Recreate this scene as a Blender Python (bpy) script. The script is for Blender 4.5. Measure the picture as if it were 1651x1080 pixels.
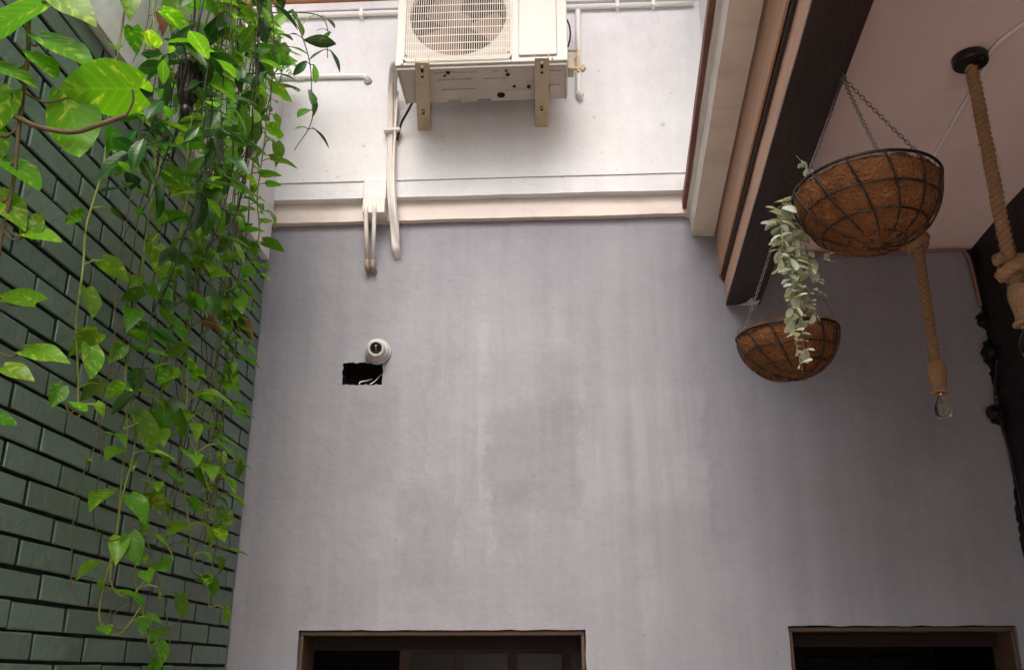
import bpy, bmesh, math, random
from mathutils import Vector, Matrix, noise
sc = bpy.context.scene
for o in list(bpy.data.objects): bpy.data.objects.remove(o)
C = sc.collection
R = math.radians
rnd = random.Random(11)

# ------------------------------------------------------------------ camera, sky, sun, exposure
cam = bpy.data.cameras.new('camera'); cam.sensor_width = 36.0; cam.lens = 36.0*1507/1651; cam.clip_start = .02; cam.clip_end = 400
camo = bpy.data.objects.new('camera', cam); C.objects.link(camo)
camo.location = (0, 0, 1.75); camo.rotation_euler = (R(90+19.8), 0, R(3.1)); sc.camera = camo

SUN_EL, SUN_AZ = 50, 181          # soft light from behind the camera
world = bpy.data.worlds.new('World'); sc.world = world; world.use_nodes = True
wn = world.node_tree; wn.nodes.clear()
wo = wn.nodes.new('ShaderNodeOutputWorld'); bg = wn.nodes.new('ShaderNodeBackground'); sky = wn.nodes.new('ShaderNodeTexSky')
sky.sky_type = 'NISHITA'; sky.sun_disc = False; sky.sun_elevation = R(SUN_EL); sky.sun_rotation = R(SUN_AZ)
sky.air_density = .6; sky.dust_density = 6.0; sky.ozone_density = .6
bg.inputs['Strength'].default_value = .15
wn.links.new(sky.outputs[0], bg.inputs[0]); wn.links.new(bg.outputs[0], wo.inputs[0])
sun = bpy.data.lights.new('sun', 'SUN'); sun.energy = .65; sun.angle = R(60); sun.color = (1, .965, .92)
suno = bpy.data.objects.new('sun', sun); C.objects.link(suno)
sd = Vector((math.sin(R(SUN_AZ))*math.cos(R(SUN_EL)), math.cos(R(SUN_AZ))*math.cos(R(SUN_EL)), math.sin(R(SUN_EL))))
suno.rotation_euler = sd.to_track_quat('Z', 'Y').to_euler(); suno.location = (0, 0, 12)
vs = sc.view_settings; vs.view_transform = 'Standard'; vs.look = 'None'; vs.gamma = 1; vs.use_curve_mapping = False
vs.exposure = 1.45
sc.cycles.use_denoising = True
sc.cycles.max_bounces = 10; sc.cycles.diffuse_bounces = 5; sc.cycles.glossy_bounces = 3; sc.cycles.transmission_bounces = 6
sc.cycles.transparent_max_bounces = 12
sc.cycles.sample_clamp_indirect = 6

# ------------------------------------------------------------------ mesh helpers
class MB:
    def __init__(s): s.v = []; s.f = []
    def add(s, vs, fs):
        n = len(s.v); s.v += [tuple(v) for v in vs]; s.f += [tuple(i+n for i in f) for f in fs]; return s
    def box(s, x0, x1, y0, y1, z0, z1, M=None):
        vs = [Vector((x, y, z)) for x in (x0, x1) for y in (y0, y1) for z in (z0, z1)]
        if M: vs = [M @ v for v in vs]
        return s.add(vs, [(0,1,3,2), (4,6,7,5), (0,4,5,1), (2,3,7,6), (0,2,6,4), (1,5,7,3)])
    def prism(s, pts, a, b):
        """pts: 2D outline, a/b: functions (u,v)->3D for the two ends"""
        n = len(pts)
        return s.add([a(*p) for p in pts]+[b(*p) for p in pts],
                     [tuple(range(n))[::-1], tuple(range(n, 2*n))]+[(i, (i+1) % n, n+(i+1) % n, n+i) for i in range(n)])
    def tube(s, path, r, n=8, cap=True, closed=False, lobes=0, pitch=.1, depth=.18):
        P = [Vector(p) for p in path]; m = len(P)
        T = []
        for i in range(m):
            a = P[i-1] if (i > 0 or closed) else P[i]; b = P[(i+1) % m] if (i < m-1 or closed) else P[i]
            d = b-a; T.append(d.normalized() if d.length > 1e-9 else Vector((0, 0, 1)))
        u = T[0].orthogonal().normalized(); vs = []; L = 0
        for i in range(m):
            if i: L += (P[i]-P[i-1]).length
            u = (u-T[i]*u.dot(T[i])); u = u.normalized() if u.length > 1e-6 else T[i].orthogonal().normalized()
            w = T[i].cross(u); rr = r(i/(m-1)) if callable(r) else r
            for k in range(n):
                t = 2*math.pi*k/n; q = rr
                if lobes: q = rr*(1-depth+depth*2*abs(math.cos(lobes*.5*(t-2*math.pi*L/pitch))))
                vs.append(P[i]+(u*math.cos(t)+w*math.sin(t))*q)
        fs = [(i*n+k, i*n+(k+1) % n, ((i+1) % m)*n+(k+1) % n, ((i+1) % m)*n+k) for i in range(m if closed else m-1) for k in range(n)]
        if cap and not closed: fs += [tuple(range(n))[::-1], tuple(range((m-1)*n, m*n))]
        return s.add(vs, fs)
    def lathe(s, prof, n=24, M=None, wob=None):
        vs = []; m = len(prof)
        for r, z in prof:
            for k in range(n):
                t = 2*math.pi*k/n; v = Vector((r*math.cos(t), r*math.sin(t), z))
                if wob: v = wob(v, t)
                vs.append(M @ v if M else v)
        fs = [(i*n+k, i*n+(k+1) % n, (i+1)*n+(k+1) % n, (i+1)*n+k) for i in range(m-1) for k in range(n)]
        if prof[0][0] > 1e-5: fs.append(tuple(range(n))[::-1])
        if prof[-1][0] > 1e-5: fs.append(tuple(range((m-1)*n, m*n)))
        return s.add(vs, fs)
    def mesh(s, name, mat=None, smooth=False):
        me = bpy.data.meshes.new(name); me.from_pydata(s.v, [], s.f)
        bm = bmesh.new(); bm.from_mesh(me); bmesh.ops.recalc_face_normals(bm, faces=bm.faces); bm.to_mesh(me); bm.free()
        if mat: me.materials.append(mat)
        if smooth: me.polygons.foreach_set('use_smooth', [True]*len(me.polygons))
        me.update(); return me
    def build(s, name, mat, parent=None, smooth=False, bevel=0, seg=2):
        o = link(name, s.mesh(name, mat, smooth), parent)
        if bevel:
            b = o.modifiers.new('bevel', 'BEVEL'); b.width = bevel; b.segments = seg; b.limit_method = 'ANGLE'; b.angle_limit = R(40)
        return o
def link(name, me, parent=None, M=None):
    o = bpy.data.objects.new(name, me); C.objects.link(o)
    if M is not None: o.matrix_world = M
    if parent: o.parent = parent
    return o
def tag(o, label, cat=None, group=None, kind=None):
    if label: o['label'] = label
    if cat: o['category'] = cat
    if group: o['group'] = group
    if kind: o['kind'] = kind
    return o
def thing(name, label, cat, group=None):
    o = bpy.data.objects.new(name, None); C.objects.link(o); o.empty_display_size = .05
    return tag(o, label, cat, group)
def smoothpath(pts, k=6):
    P = [Vector(p) for p in pts]; out = []
    for i in range(len(P)-1):
        a, b, c, d = P[max(i-1, 0)], P[i], P[i+1], P[min(i+2, len(P)-1)]
        for j in range(k):
            t = j/k
            out.append(.5*((2*b)+(c-a)*t+(2*a-5*b+4*c-d)*t*t+(3*b-a-3*c+d)*t**3))
    return out+[P[-1]]

# ------------------------------------------------------------------ materials
def mat(name, col, rough=.7, spec=.3, metal=0, var=.12, scale=6, bump=.0, bscale=40, dirt=None, dirt_amt=.3, dscale=2.5, randval=0, stretch=None):
    m = bpy.data.materials.new(name); m.use_nodes = True; n = m.node_tree.nodes; l = m.node_tree.links
    p = n['Principled BSDF']; p.inputs['Roughness'].default_value = rough; p.inputs['Metallic'].default_value = metal
    p.inputs['Specular IOR Level'].default_value = spec
    tc = n.new('ShaderNodeTexCoord'); geo = n.new('ShaderNodeNewGeometry')
    src = geo.outputs['Position']
    if stretch:
        sm = n.new('ShaderNodeMapping'); sm.inputs['Scale'].default_value = stretch; l.new(src, sm.inputs['Vector']); src = sm.outputs[0]
    nz = n.new('ShaderNodeTexNoise'); nz.inputs['Scale'].default_value = scale; nz.inputs['Detail'].default_value = 6; nz.inputs['Roughness'].default_value = .62
    l.new(src, nz.inputs['Vector'])
    mx = n.new('ShaderNodeMix'); mx.data_type = 'RGBA'
    mx.inputs['A'].default_value = (*[max(0, c*(1-var*1.3)) for c in col], 1); mx.inputs['B'].default_value = (*[min(1, c*(1+var)) for c in col], 1)
    l.new(nz.outputs['Fac'], mx.inputs['Factor']); out = mx.outputs['Result']
    if dirt:
        nd = n.new('ShaderNodeTexNoise'); nd.inputs['Scale'].default_value = dscale; nd.inputs['Detail'].default_value = 8; nd.inputs['Roughness'].default_value = .7
        l.new(src, nd.inputs['Vector'])
        mr = n.new('ShaderNodeMapRange'); mr.inputs['From Min'].default_value = .5; mr.inputs['From Max'].default_value = .75; mr.inputs['To Max'].default_value = dirt_amt
        l.new(nd.outputs['Fac'], mr.inputs['Value'])
        m2 = n.new('ShaderNodeMix'); m2.data_type = 'RGBA'; m2.inputs['B'].default_value = (*dirt, 1)
        l.new(mr.outputs[0], m2.inputs['Factor']); l.new(out, m2.inputs['A']); out = m2.outputs['Result']
    if randval:
        oi = n.new('ShaderNodeObjectInfo'); hs = n.new('ShaderNodeHueSaturation')
        mr = n.new('ShaderNodeMapRange'); mr.inputs['To Min'].default_value = 1-randval; mr.inputs['To Max'].default_value = 1+randval
        l.new(oi.outputs['Random'], mr.inputs['Value']); l.new(mr.outputs[0], hs.inputs['Value']); l.new(out, hs.inputs['Color']); out = hs.outputs['Color']
    l.new(out, p.inputs['Base Color'])
    if bump:
        nb = n.new('ShaderNodeTexNoise'); nb.inputs['Scale'].default_value = bscale; nb.inputs['Detail'].default_value = 5
        l.new(src, nb.inputs['Vector']); b = n.new('ShaderNodeBump'); b.inputs['Strength'].default_value = bump; b.inputs['Distance'].default_value = .02
        l.new(nb.outputs['Fac'], b.inputs['Height']); l.new(b.outputs[0], p.inputs['Normal'])
    return m

def streak_plaster(name, base, patches, streak=.1, bump=.12):
    """limewashed plaster: trowel mottling, vertical rain streaks, and named washed patches (x0,x1,z0,z1,amount)"""
    m = bpy.data.materials.new(name); m.use_nodes = True; n = m.node_tree.nodes; l = m.node_tree.links
    p = n['Principled BSDF']; p.inputs['Roughness'].default_value = .62; p.inputs['Specular IOR Level'].default_value = .25
    geo = n.new('ShaderNodeNewGeometry'); pos = geo.outputs['Position']
    def noi(scale, detail, vec=None, rough=.6):
        q = n.new('ShaderNodeTexNoise'); q.inputs['Scale'].default_value = scale; q.inputs['Detail'].default_value = detail; q.inputs['Roughness'].default_value = rough
        l.new(vec or pos, q.inputs['Vector']); return q
    def mth(op, a, b=None, c=None):
        q = n.new('ShaderNodeMath'); q.operation = op
        for i, v in enumerate((a, b, c)):
            if v is None: continue
            if isinstance(v, (int, float)): q.inputs[i].default_value = v
            else: l.new(v, q.inputs[i])
        return q.outputs[0]
    def mapr(v, a, b, c, d, smooth=True):
        q = n.new('ShaderNodeMapRange'); q.interpolation_type = 'SMOOTHSTEP' if smooth else 'LINEAR'
        for k, x in zip(('From Min', 'From Max', 'To Min', 'To Max'), (a, b, c, d)): q.inputs[k].default_value = x
        l.new(v, q.inputs['Value']); return q.outputs[0]
    mp = n.new('ShaderNodeMapping'); mp.inputs['Scale'].default_value = (9, 1, .55); l.new(pos, mp.inputs['Vector'])
    st = noi(1.6, 7, mp.outputs[0], .65); mp2 = n.new('ShaderNodeMapping'); mp2.inputs['Scale'].default_value = (34, 1, .9); l.new(pos, mp2.inputs['Vector'])
    st2 = noi(1.0, 5, mp2.outputs[0]); mot = noi(3.2, 8, None, .68); fine = noi(45, 4)
    mp3 = n.new('ShaderNodeMapping'); mp3.inputs['Scale'].default_value = (1.2, 1, 16); l.new(pos, mp3.inputs['Vector']); hz = noi(2.2, 5, mp3.outputs[0])
    val = mth('MULTIPLY_ADD', mapr(st.outputs['Fac'], .3, .7, -1, 1), streak, 1.0)
    val = mth('MULTIPLY_ADD', mapr(st2.outputs['Fac'], .35, .7, -1, 1), streak*.22, val)
    val = mth('MULTIPLY_ADD', mapr(mot.outputs['Fac'], .3, .7, -1, 1), .06, val)
    val = mth('MULTIPLY_ADD', mapr(hz.outputs['Fac'], .3, .7, -1, 1), .008, val)
    val = mth('MULTIPLY_ADD', mapr(fine.outputs['Fac'], .3, .7, -1, 1), .02, val)
    if patches:
        dn = noi(4, 8, None, .72); sx = n.new('ShaderNodeSeparateXYZ'); l.new(pos, sx.inputs[0])
        sc2 = n.new('ShaderNodeSeparateColor'); l.new(dn.outputs['Color'], sc2.inputs[0])
        X = mth('MULTIPLY_ADD', mth('SUBTRACT', sc2.outputs[0], .5), .34, sx.outputs['X'])
        Z = mth('MULTIPLY_ADD', mth('SUBTRACT', sc2.outputs[1], .5), .40, sx.outputs['Z'])
        for (x0, x1, z0, z1, a, s) in patches:
            k = mth('MULTIPLY', mapr(X, x0-s, x0+s, 0, 1), mapr(X, x1-s, x1+s, 1, 0))
            k = mth('MULTIPLY', k, mth('MULTIPLY', mapr(Z, z0-s*2, z0+s*2, 0, 1), mapr(Z, z1-s*2, z1+s*2, 1, 0)))
            k = mth('MULTIPLY', k, mapr(st.outputs['Fac'], .3, .62, .15, 1.0))
            val = mth('MULTIPLY_ADD', k, a, val)
    # hairline cracks, only here and there
    ck = noi(1.7, 9, None, .55); cm_ = noi(.9, 2)
    k = mth('MULTIPLY', mapr(mth('ABSOLUTE', mth('SUBTRACT', ck.outputs['Fac'], .5)), 0, .0035, 1, 0), mapr(cm_.outputs['Fac'], .52, .62, 0, 1))
    val = mth('MULTIPLY_ADD', k, -.13, val)
    dots = noi(30, 2, None, .4); val = mth('MULTIPLY_ADD', mapr(dots.outputs['Fac'], .735, .77, 0, 1), -.22, val)
    # small scuffs
    mp4 = n.new('ShaderNodeMapping'); mp4.inputs['Rotation'].default_value = (0, .35, 0); mp4.inputs['Scale'].default_value = (5, 1, 22); l.new(pos, mp4.inputs['Vector'])
    scf = noi(1.5, 3, mp4.outputs[0], .5); val = mth('MULTIPLY_ADD', mapr(scf.outputs['Fac'], .70, .78, 0, 1), -.09, val)
    vc = n.new('ShaderNodeMix'); vc.data_type = 'RGBA'; vc.blend_type = 'MULTIPLY'; vc.inputs['Factor'].default_value = 1
    vc.inputs['A'].default_value = (*base, 1); cb = n.new('ShaderNodeCombineColor')
    l.new(val, cb.inputs[0]); l.new(mth('MULTIPLY_ADD', val, .98, .02), cb.inputs[1]); l.new(mth('MULTIPLY_ADD', val, .93, .07), cb.inputs[2])
    l.new(cb.outputs[0], vc.inputs['B']); l.new(vc.outputs['Result'], p.inputs['Base Color'])
    b = n.new('ShaderNodeBump'); b.inputs['Strength'].default_value = bump; b.inputs['Distance'].default_value = .02
    bm_ = noi(14, 8, None, .6); l.new(mth('MULTIPLY_ADD', hz.outputs['Fac'], .12, bm_.outputs['Fac']), b.inputs['Height']); l.new(b.outputs[0], p.inputs['Normal'])
    return m

def leaf_mat(name, base, light, amount, transl=.45, rough=.32, edge=None, vein=.22):
    m = bpy.data.materials.new(name); m.use_nodes = True; n = m.node_tree.nodes; l = m.node_tree.links
    p = n['Principled BSDF']; p.inputs['Roughness'].default_value = rough; p.inputs['Specular IOR Level'].default_value = .32
    tc = n.new('ShaderNodeTexCoord'); oi = n.new('ShaderNodeObjectInfo'); s = n.new('ShaderNodeSeparateXYZ'); l.new(tc.outputs['Object'], s.inputs[0])
    def mth(op, a, b=None, c=None):
        q = n.new('ShaderNodeMath'); q.operation = op
        for i, v in enumerate((a, b, c)):
            if v is None: continue
            if isinstance(v, (int, float)): q.inputs[i].default_value = v
            else: l.new(v, q.inputs[i])
        return q.outputs[0]
    ax = mth('ABSOLUTE', s.outputs['X']); c = mth('SUBTRACT', s.outputs['Y'], mth('MULTIPLY', ax, .9))
    cx = n.new('ShaderNodeCombineXYZ'); l.new(mth('MULTIPLY', c, 6), cx.inputs[0]); l.new(mth('MULTIPLY', s.outputs['X'], 4.5), cx.inputs[1]); l.new(mth('MULTIPLY', oi.outputs['Random'], 57), cx.inputs[2])
    nz = n.new('ShaderNodeTexNoise'); nz.inputs['Scale'].default_value = 1; nz.inputs['Detail'].default_value = 4; l.new(cx.outputs[0], nz.inputs['Vector'])
    mr = n.new('ShaderNodeMapRange'); mr.inputs['From Min'].default_value = .62-amount*.3; mr.inputs['From Max'].default_value = .74-amount*.2; l.new(nz.outputs['Fac'], mr.inputs['Value'])
    mx = n.new('ShaderNodeMix'); mx.data_type = 'RGBA'; mx.inputs['A'].default_value = (*base, 1); mx.inputs['B'].default_value = (*light, 1)
    l.new(mr.outputs[0], mx.inputs['Factor']); col = mx.outputs['Result']
    mv = n.new('ShaderNodeMapRange'); mv.inputs['From Min'].default_value = .006; mv.inputs['From Max'].default_value = .03; mv.inputs['To Min'].default_value = vein; mv.inputs['To Max'].default_value = 0
    l.new(ax, mv.inputs['Value']); m2 = n.new('ShaderNodeMix'); m2.data_type = 'RGBA'; m2.inputs['B'].default_value = (*[min(1, x*1.9+.02) for x in base], 1)
    l.new(mv.outputs[0], m2.inputs['Factor']); l.new(col, m2.inputs['A']); col = m2.outputs['Result']
    # faint lateral veins
    sv = n.new('ShaderNodeMath'); sv.operation = 'SINE'; l.new(mth('MULTIPLY', c, 38), sv.inputs[0]); pv = mth('MULTIPLY', mth('POWER', mth('MULTIPLY_ADD', sv.outputs[0], .5, .5), 6), .35)
    m3 = n.new('ShaderNodeMix'); m3.data_type = 'RGBA'; m3.inputs['B'].default_value = (*[min(1, x*1.5+.01) for x in base], 1); l.new(pv, m3.inputs['Factor']); l.new(col, m3.inputs['A']); col = m3.outputs['Result']
    hs = n.new('ShaderNodeHueSaturation')
    r2 = n.new('ShaderNodeMath'); r2.operation = 'FRACT'; l.new(mth('MULTIPLY', oi.outputs['Random'], 7.13), r2.inputs[0])
    mh = n.new('ShaderNodeMapRange'); mh.inputs['To Min'].default_value = .475; mh.inputs['To Max'].default_value = .515; l.new(r2.outputs[0], mh.inputs['Value']); l.new(mh.outputs[0], hs.inputs['Hue'])
    mw = n.new('ShaderNodeMapRange'); mw.inputs['To Min'].default_value = .65; mw.inputs['To Max'].default_value = 1.35; l.new(oi.outputs['Random'], mw.inputs['Value']); l.new(mw.outputs[0], hs.inputs['Value'])
    l.new(col, hs.inputs['Color']); col = hs.outputs['Color']
    l.new(col, p.inputs['Base Color'])
    tr = n.new('ShaderNodeBsdfTranslucent'); br = n.new('ShaderNodeMix'); br.data_type = 'RGBA'; br.blend_type = 'MULTIPLY'; br.inputs['Factor'].default_value = 1
    br.inputs['B'].default_value = (1.5, 1.7, .6, 1); l.new(col, br.inputs['A']); l.new(br.outputs['Result'], tr.inputs['Color'])
    ms = n.new('ShaderNodeMixShader'); ms.inputs[0].default_value = transl; l.new(p.outputs[0], ms.inputs[1]); l.new(tr.outputs[0], ms.inputs[2])
    l.new(ms.outputs[0], n['Material Output'].inputs['Surface'])
    b = n.new('ShaderNodeBump'); b.inputs['Strength'].default_value = .025; b.inputs['Distance'].default_value = .02
    wv = n.new('ShaderNodeMath'); wv.operation = 'SINE'; l.new(mth('MULTIPLY', c, 42), wv.inputs[0]); l.new(wv.outputs[0], b.inputs['Height']); l.new(b.outputs[0], p.inputs['Normal'])
    return m

M_lower = streak_plaster('grey_limewash', (.250, .257, .288), [
    (-.31, .07, 2.42, 2.86, -.15, .03), (-.29, -.16, 2.28, 2.52, -.12, .03), (-.70, -.45, 2.05, 2.52, -.12, .035),
    (-.11, .07, 2.73, 3.16, -.10, .035), (.10, .62, 2.42, 2.95, .10, .03), (-.47, -.31, 2.2, 3.28, .10, .02),
    (-.40, .60, 3.1, 3.3, .07, .06), (.60, 1.0, 2.2, 2.7, -.04, .06), (-.60, .3, 1.95, 2.25, -.05, .06),
    (-.93, -.72, 2.5, 2.95, -.10, .04), (-1.4, -1.0, 2.0, 3.6, .03, .05), (-.90, -.84, 3.2, 3.50, -.10, .02), (-.79, -.74, 3.25, 3.58, -.08, .02), (-.62, -.585, 2.3, 3.3, -.07, .012), (.62, .66, 2.3, 3.2, -.06, .015), (-.20, .25, 3.45, 3.76, -.04, .05)], streak=.05, bump=.28)
M_upper = streak_plaster('white_limewash', (.675, .70, .715), [], streak=.02, bump=.25)
M_trim = mat('cream_ledge_paint', (.68, .63, .58), .6, var=.05, bump=.15, bscale=18, dirt=(.42, .33, .27), dirt_amt=.35, dscale=7)
M_pipe = mat('painted_pipe', (.70, .67, .63), .5, var=.06, dirt=(.35, .28, .22), dirt_amt=.4, dscale=9)
M_pipe_end = mat('stained_pipe_end', (.30, .25, .20), .7, var=.2, scale=30)
M_whitepipe = mat('white_plastic', (.78, .78, .76), .4, var=.03)
M_brick = mat('green_brick_paint', (.122, .196, .152), .42, .4, var=.10, scale=9, bump=.22, bscale=34, dirt=(.085, .135, .105), dirt_amt=.65, dscale=7, randval=.14)
M_mortar_shade = mat('green_mortar_and_shade', (.035, .048, .038), .7, var=.15, scale=20, bump=.3, bscale=70)  # joint colour; on the brick sides it stands in for shade
M_concrete = mat('cream_beam_paint', (.67, .635, .57), .65, var=.08, bump=.22, bscale=14, dirt=(.33, .28, .23), dirt_amt=.4, dscale=5)
M_timber = mat('brown_timber_paint', (.62, .375, .255), .5, var=.14, scale=5, bump=.25, bscale=30, dirt=(.23, .12, .08), dirt_amt=.5, dscale=6, stretch=(5, .45, 5))
M_timber2 = mat('dull_timber_paint', (.54, .325, .205), .5, var=.16, scale=5, bump=.25, bscale=30, dirt=(.20, .11, .075), dirt_amt=.5, dscale=6, stretch=(5, .45, 5))
M_red = mat('red_brown_edging', (.20, .085, .06), .6, var=.2, scale=20)
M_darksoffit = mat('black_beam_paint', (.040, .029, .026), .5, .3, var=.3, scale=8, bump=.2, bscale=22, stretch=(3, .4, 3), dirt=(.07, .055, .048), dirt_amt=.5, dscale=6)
M_ceiling = mat('pinkish_ceiling_paint', (.75, .655, .635), .8, var=.09, scale=2.2, bump=.35, bscale=5, dirt=(.60, .50, .45), dirt_amt=.4, dscale=2)
M_black = mat('black_wall_paint', (.0105, .0095, .0095), .55, .25, var=.4, scale=5, bump=.4, bscale=16)
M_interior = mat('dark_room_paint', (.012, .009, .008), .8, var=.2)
M_frame = mat('brown_door_frame', (.085, .054, .037), .6, var=.2, scale=12, bump=.15, bscale=40)
M_floor = mat('terracotta_floor', (.62, .475, .42), .55, var=.12, scale=4, bump=.1)
M_room = mat('pale_room_paint', (.55, .49, .45), .8, var=.05)
M_ac = mat('beige_casing', (.47, .472, .435), .45, .4, var=.04, dirt=(.45, .38, .28), dirt_amt=.3, dscale=6)
M_acpan = mat('dusty_base_pan', (.47, .43, .39), .6, var=.08, dirt=(.30, .24, .19), dirt_amt=.5, dscale=9)
M_bracket = mat('yellowed_bracket_paint', (.45, .385, .25), .5, var=.12, scale=14, dirt=(.22, .13, .07), dirt_amt=.55, dscale=11)
M_hole = mat('black_opening', (.006, .005, .005), .9, var=.1)
M_grille = mat('grille_wire', (.70, .66, .58), .45, var=.05, dirt=(.40, .30, .22), dirt_amt=.4, dscale=12)
M_fan = mat('fan_plastic', (.21, .155, .12), .5, var=.1)
M_fins = mat('condenser_fins', (.035, .03, .03), .6, var=.2, scale=60)
M_wood = mat('orange_window_timber', (.46, .22, .10), .5, var=.15, scale=12, bump=.1)
M_wire = mat('black_wire', (.010, .009, .009), .4, .4, var=.2)
M_cable = mat('black_cable', (.013, .012, .012), .5, var=.1)
M_chain = mat('dark_steel_chain', (.20, .18, .17), .38, .5, metal=.7, var=.2, scale=60)
M_coir = mat('coconut_coir', (.235, .105, .044), .95, .1, var=.45, scale=26, bump=1.0, bscale=120, dirt=(.10, .042, .020), dirt_amt=.9, dscale=11)
M_fibre = mat('coir_fibre', (.29, .135, .055), .9, .1, var=.3)
M_soil = mat('potting_soil', (.03, .02, .014), .95, var=.4, scale=60, bump=1, bscale=80)
M_rope = mat('jute_rope', (.40, .255, .14), .95, .05, var=.25, scale=55, bump=.7, bscale=220)
M_jute = mat('jute_wrap', (.44, .285, .155), .95, .05, var=.22, scale=60, bump=.7, bscale=200)
M_brass = mat('brass_cap', (.62, .50, .30), .3, metal=1, var=.1)
M_domewhite = mat('white_camera_shell', (.46, .46, .46), .4, .5, var=.03)
M_lens = mat('black_lens', (.004, .004, .004), .12, .6, var=.1)
M_stem = mat('green_stem', (.19, .24, .055), .5, var=.3, scale=14)
M_stem_d = mat('dark_stem', (.022, .024, .014), .5, var=.3, scale=20)
M_stem_b = mat('woody_stem', (.10, .075, .035), .6, var=.3, scale=20)
M_dry = mat('dry_leaf', (.17, .085, .04), .8, var=.35, scale=20)
M_pot = mat('terracotta_planter', (.32, .15, .085), .7, var=.15)
M_palestem = mat('pale_stem', (.25, .31, .18), .6, var=.2)
L_pothos = leaf_mat('pothos_leaf', (.085, .235, .016), (.25, .40, .05), .12, .46)
L_golden = leaf_mat('golden_pothos_leaf', (.10, .27, .014), (.38, .49, .07), .36, .5)
L_plain = leaf_mat('broad_pothos_leaf', (.10, .295, .012), (.42, .52, .06), .18, .58, .35)
L_deep = leaf_mat('waxy_dark_leaf', (.022, .085, .016), (.09, .19, .04), .10, .22, .28, vein=.7)
L_mid = leaf_mat('waxy_mid_leaf', (.080, .225, .020), (.18, .34, .05), .2, .40, .3, vein=.6)
L_pale = leaf_mat('pale_sage_leaf', (.43, .46, .39), (.56, .58, .47), .3, .2, .65, vein=.15)
L_fern = leaf_mat('fern_leaflet', (.08, .26, .03), (.14, .34, .06), .2, .45, .4)

# ------------------------------------------------------------------ structure
XL = -1.40                                   # mortar plane of the brick wall
BK = .056                                    # the right-hand timbers run 3.2 degrees off square
def bx(x4, y): return x4-BK*(4-y)
tag(MB().box(-60, 60, -60, 60, -.2, 0).build('floor', M_floor), 'warm terracotta floor of the courtyard', None, None, 'structure')

# lower facing wall with two door openings and a ragged cut-out
def jag(x0, x1, z0, z1, y0, y1, amp, step, seed):
    r = random.Random(seed); pts = []
    def edge(a, b):
        n = max(2, int((Vector(b)-Vector(a)).length/step))
        for i in range(n):
            t = i/n; j = amp if 0 < i else 0
            pts.append((a[0]+(b[0]-a[0])*t+r.uniform(-j, j), a[1]+(b[1]-a[1])*t+r.uniform(-j, j)))
    edge((x0, z0), (x1, z0)); edge((x1, z0), (x1, z1)); edge((x1, z1), (x0, z1)); edge((x0, z1), (x0, z0))
    return MB().prism(pts, lambda u, v: (u, y0, v), lambda u, v: (u, y1, v))
wall = tag(MB().box(-1.62, 2.6, 4.0, 4.22, -.05, 3.80).build('rendered_wall', M_lower), 'tall grey limewashed wall facing the viewer with two door openings', 'wall')
cut = [jag(-1.100, .083, -.2, 1.912, 3.9, 4.4, .0025, .05, 3).build('c', None), jag(.898, 1.795, -.2, 1.924, 3.9, 4.4, .003, .05, 4).build('c', None),
       jag(-.985, -.803, 2.967, 3.071, 3.9, 4.12, .0035, .012, 5).build('c', None)]
for c in cut:
    b = wall.modifiers.new('b', 'BOOLEAN'); b.operation = 'DIFFERENCE'; b.solver = 'EXACT'; b.object = c
dg = bpy.context.evaluated_depsgraph_get(); me = bpy.data.meshes.new_from_object(wall.evaluated_get(dg))
wall.modifiers.clear(); wall.data = me
me.materials.clear(); me.materials.append(M_lower); me.materials.append(M_hole)
for p in me.polygons:
    c = p.center
    if -1.0 < c.x < -.79 and 2.95 < c.z < 3.09 and c.y > 4.03: p.material_index = 1
for c in cut: bpy.data.objects.remove(c)
# timber lining of the door openings
for x0, x1, zt, w in ((-1.100, .083, 1.912, .05), (.898, 1.795, 1.924, .05)):
    fr = thing('door_frame', 'brown timber door frame in the wide doorway at lower left' if x0 < 0 else 'brown timber door frame in the right-hand doorway below the pendant', 'door frame')
    MB().box(x0+.004, x1-.004, 4.014, 4.21, zt-.020, zt-.004).build('lintel', M_frame, fr, bevel=.003)
    MB().box(x0+.004, x0+.018, 4.014, 4.21, 0.002, zt-.021).build('jamb', M_frame, fr, bevel=.003)
    MB().box(x1-.018, x1-.004, 4.014, 4.21, 0.002, zt-.021).build('jamb', M_frame, fr, bevel=.003)
    MB().box(x0+.020, x1-.020, 4.15, 4.20, zt-.075, zt-.022).build('head_board', M_interior, fr, bevel=.003)
# dim room behind
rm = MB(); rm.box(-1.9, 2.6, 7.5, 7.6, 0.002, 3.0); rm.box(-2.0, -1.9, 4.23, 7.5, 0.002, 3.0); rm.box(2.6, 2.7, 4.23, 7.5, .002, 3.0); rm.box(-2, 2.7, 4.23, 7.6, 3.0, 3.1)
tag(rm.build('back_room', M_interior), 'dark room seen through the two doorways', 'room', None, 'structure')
cab = thing('display_cabinet', 'dark cabinet with pale glass panes inside the left doorway', 'cabinet')
MB().box(-1.05, .35, 6.2, 6.6, 0.002, 2.05).build('cabinet_body', M_frame, cab, bevel=.01)
for i in range(4):
    MB().box(-.98+i*.34, -.70+i*.34, 6.185, 6.198, 1.0, 1.86).build('pane', mat('cabinet_pane', (.035, .035, .03), .25, .4), cab)
cab2 = thing('shelf_rack', 'dark shelf rack with pale boxes inside the right doorway', 'shelf')
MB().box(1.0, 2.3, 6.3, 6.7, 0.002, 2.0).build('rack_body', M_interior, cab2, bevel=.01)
for i in range(3): MB().box(1.1+i*.4, 1.38+i*.4, 6.24, 6.298, 1.55, 1.84).build('box_front', M_interior, cab2, bevel=.006)

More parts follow.
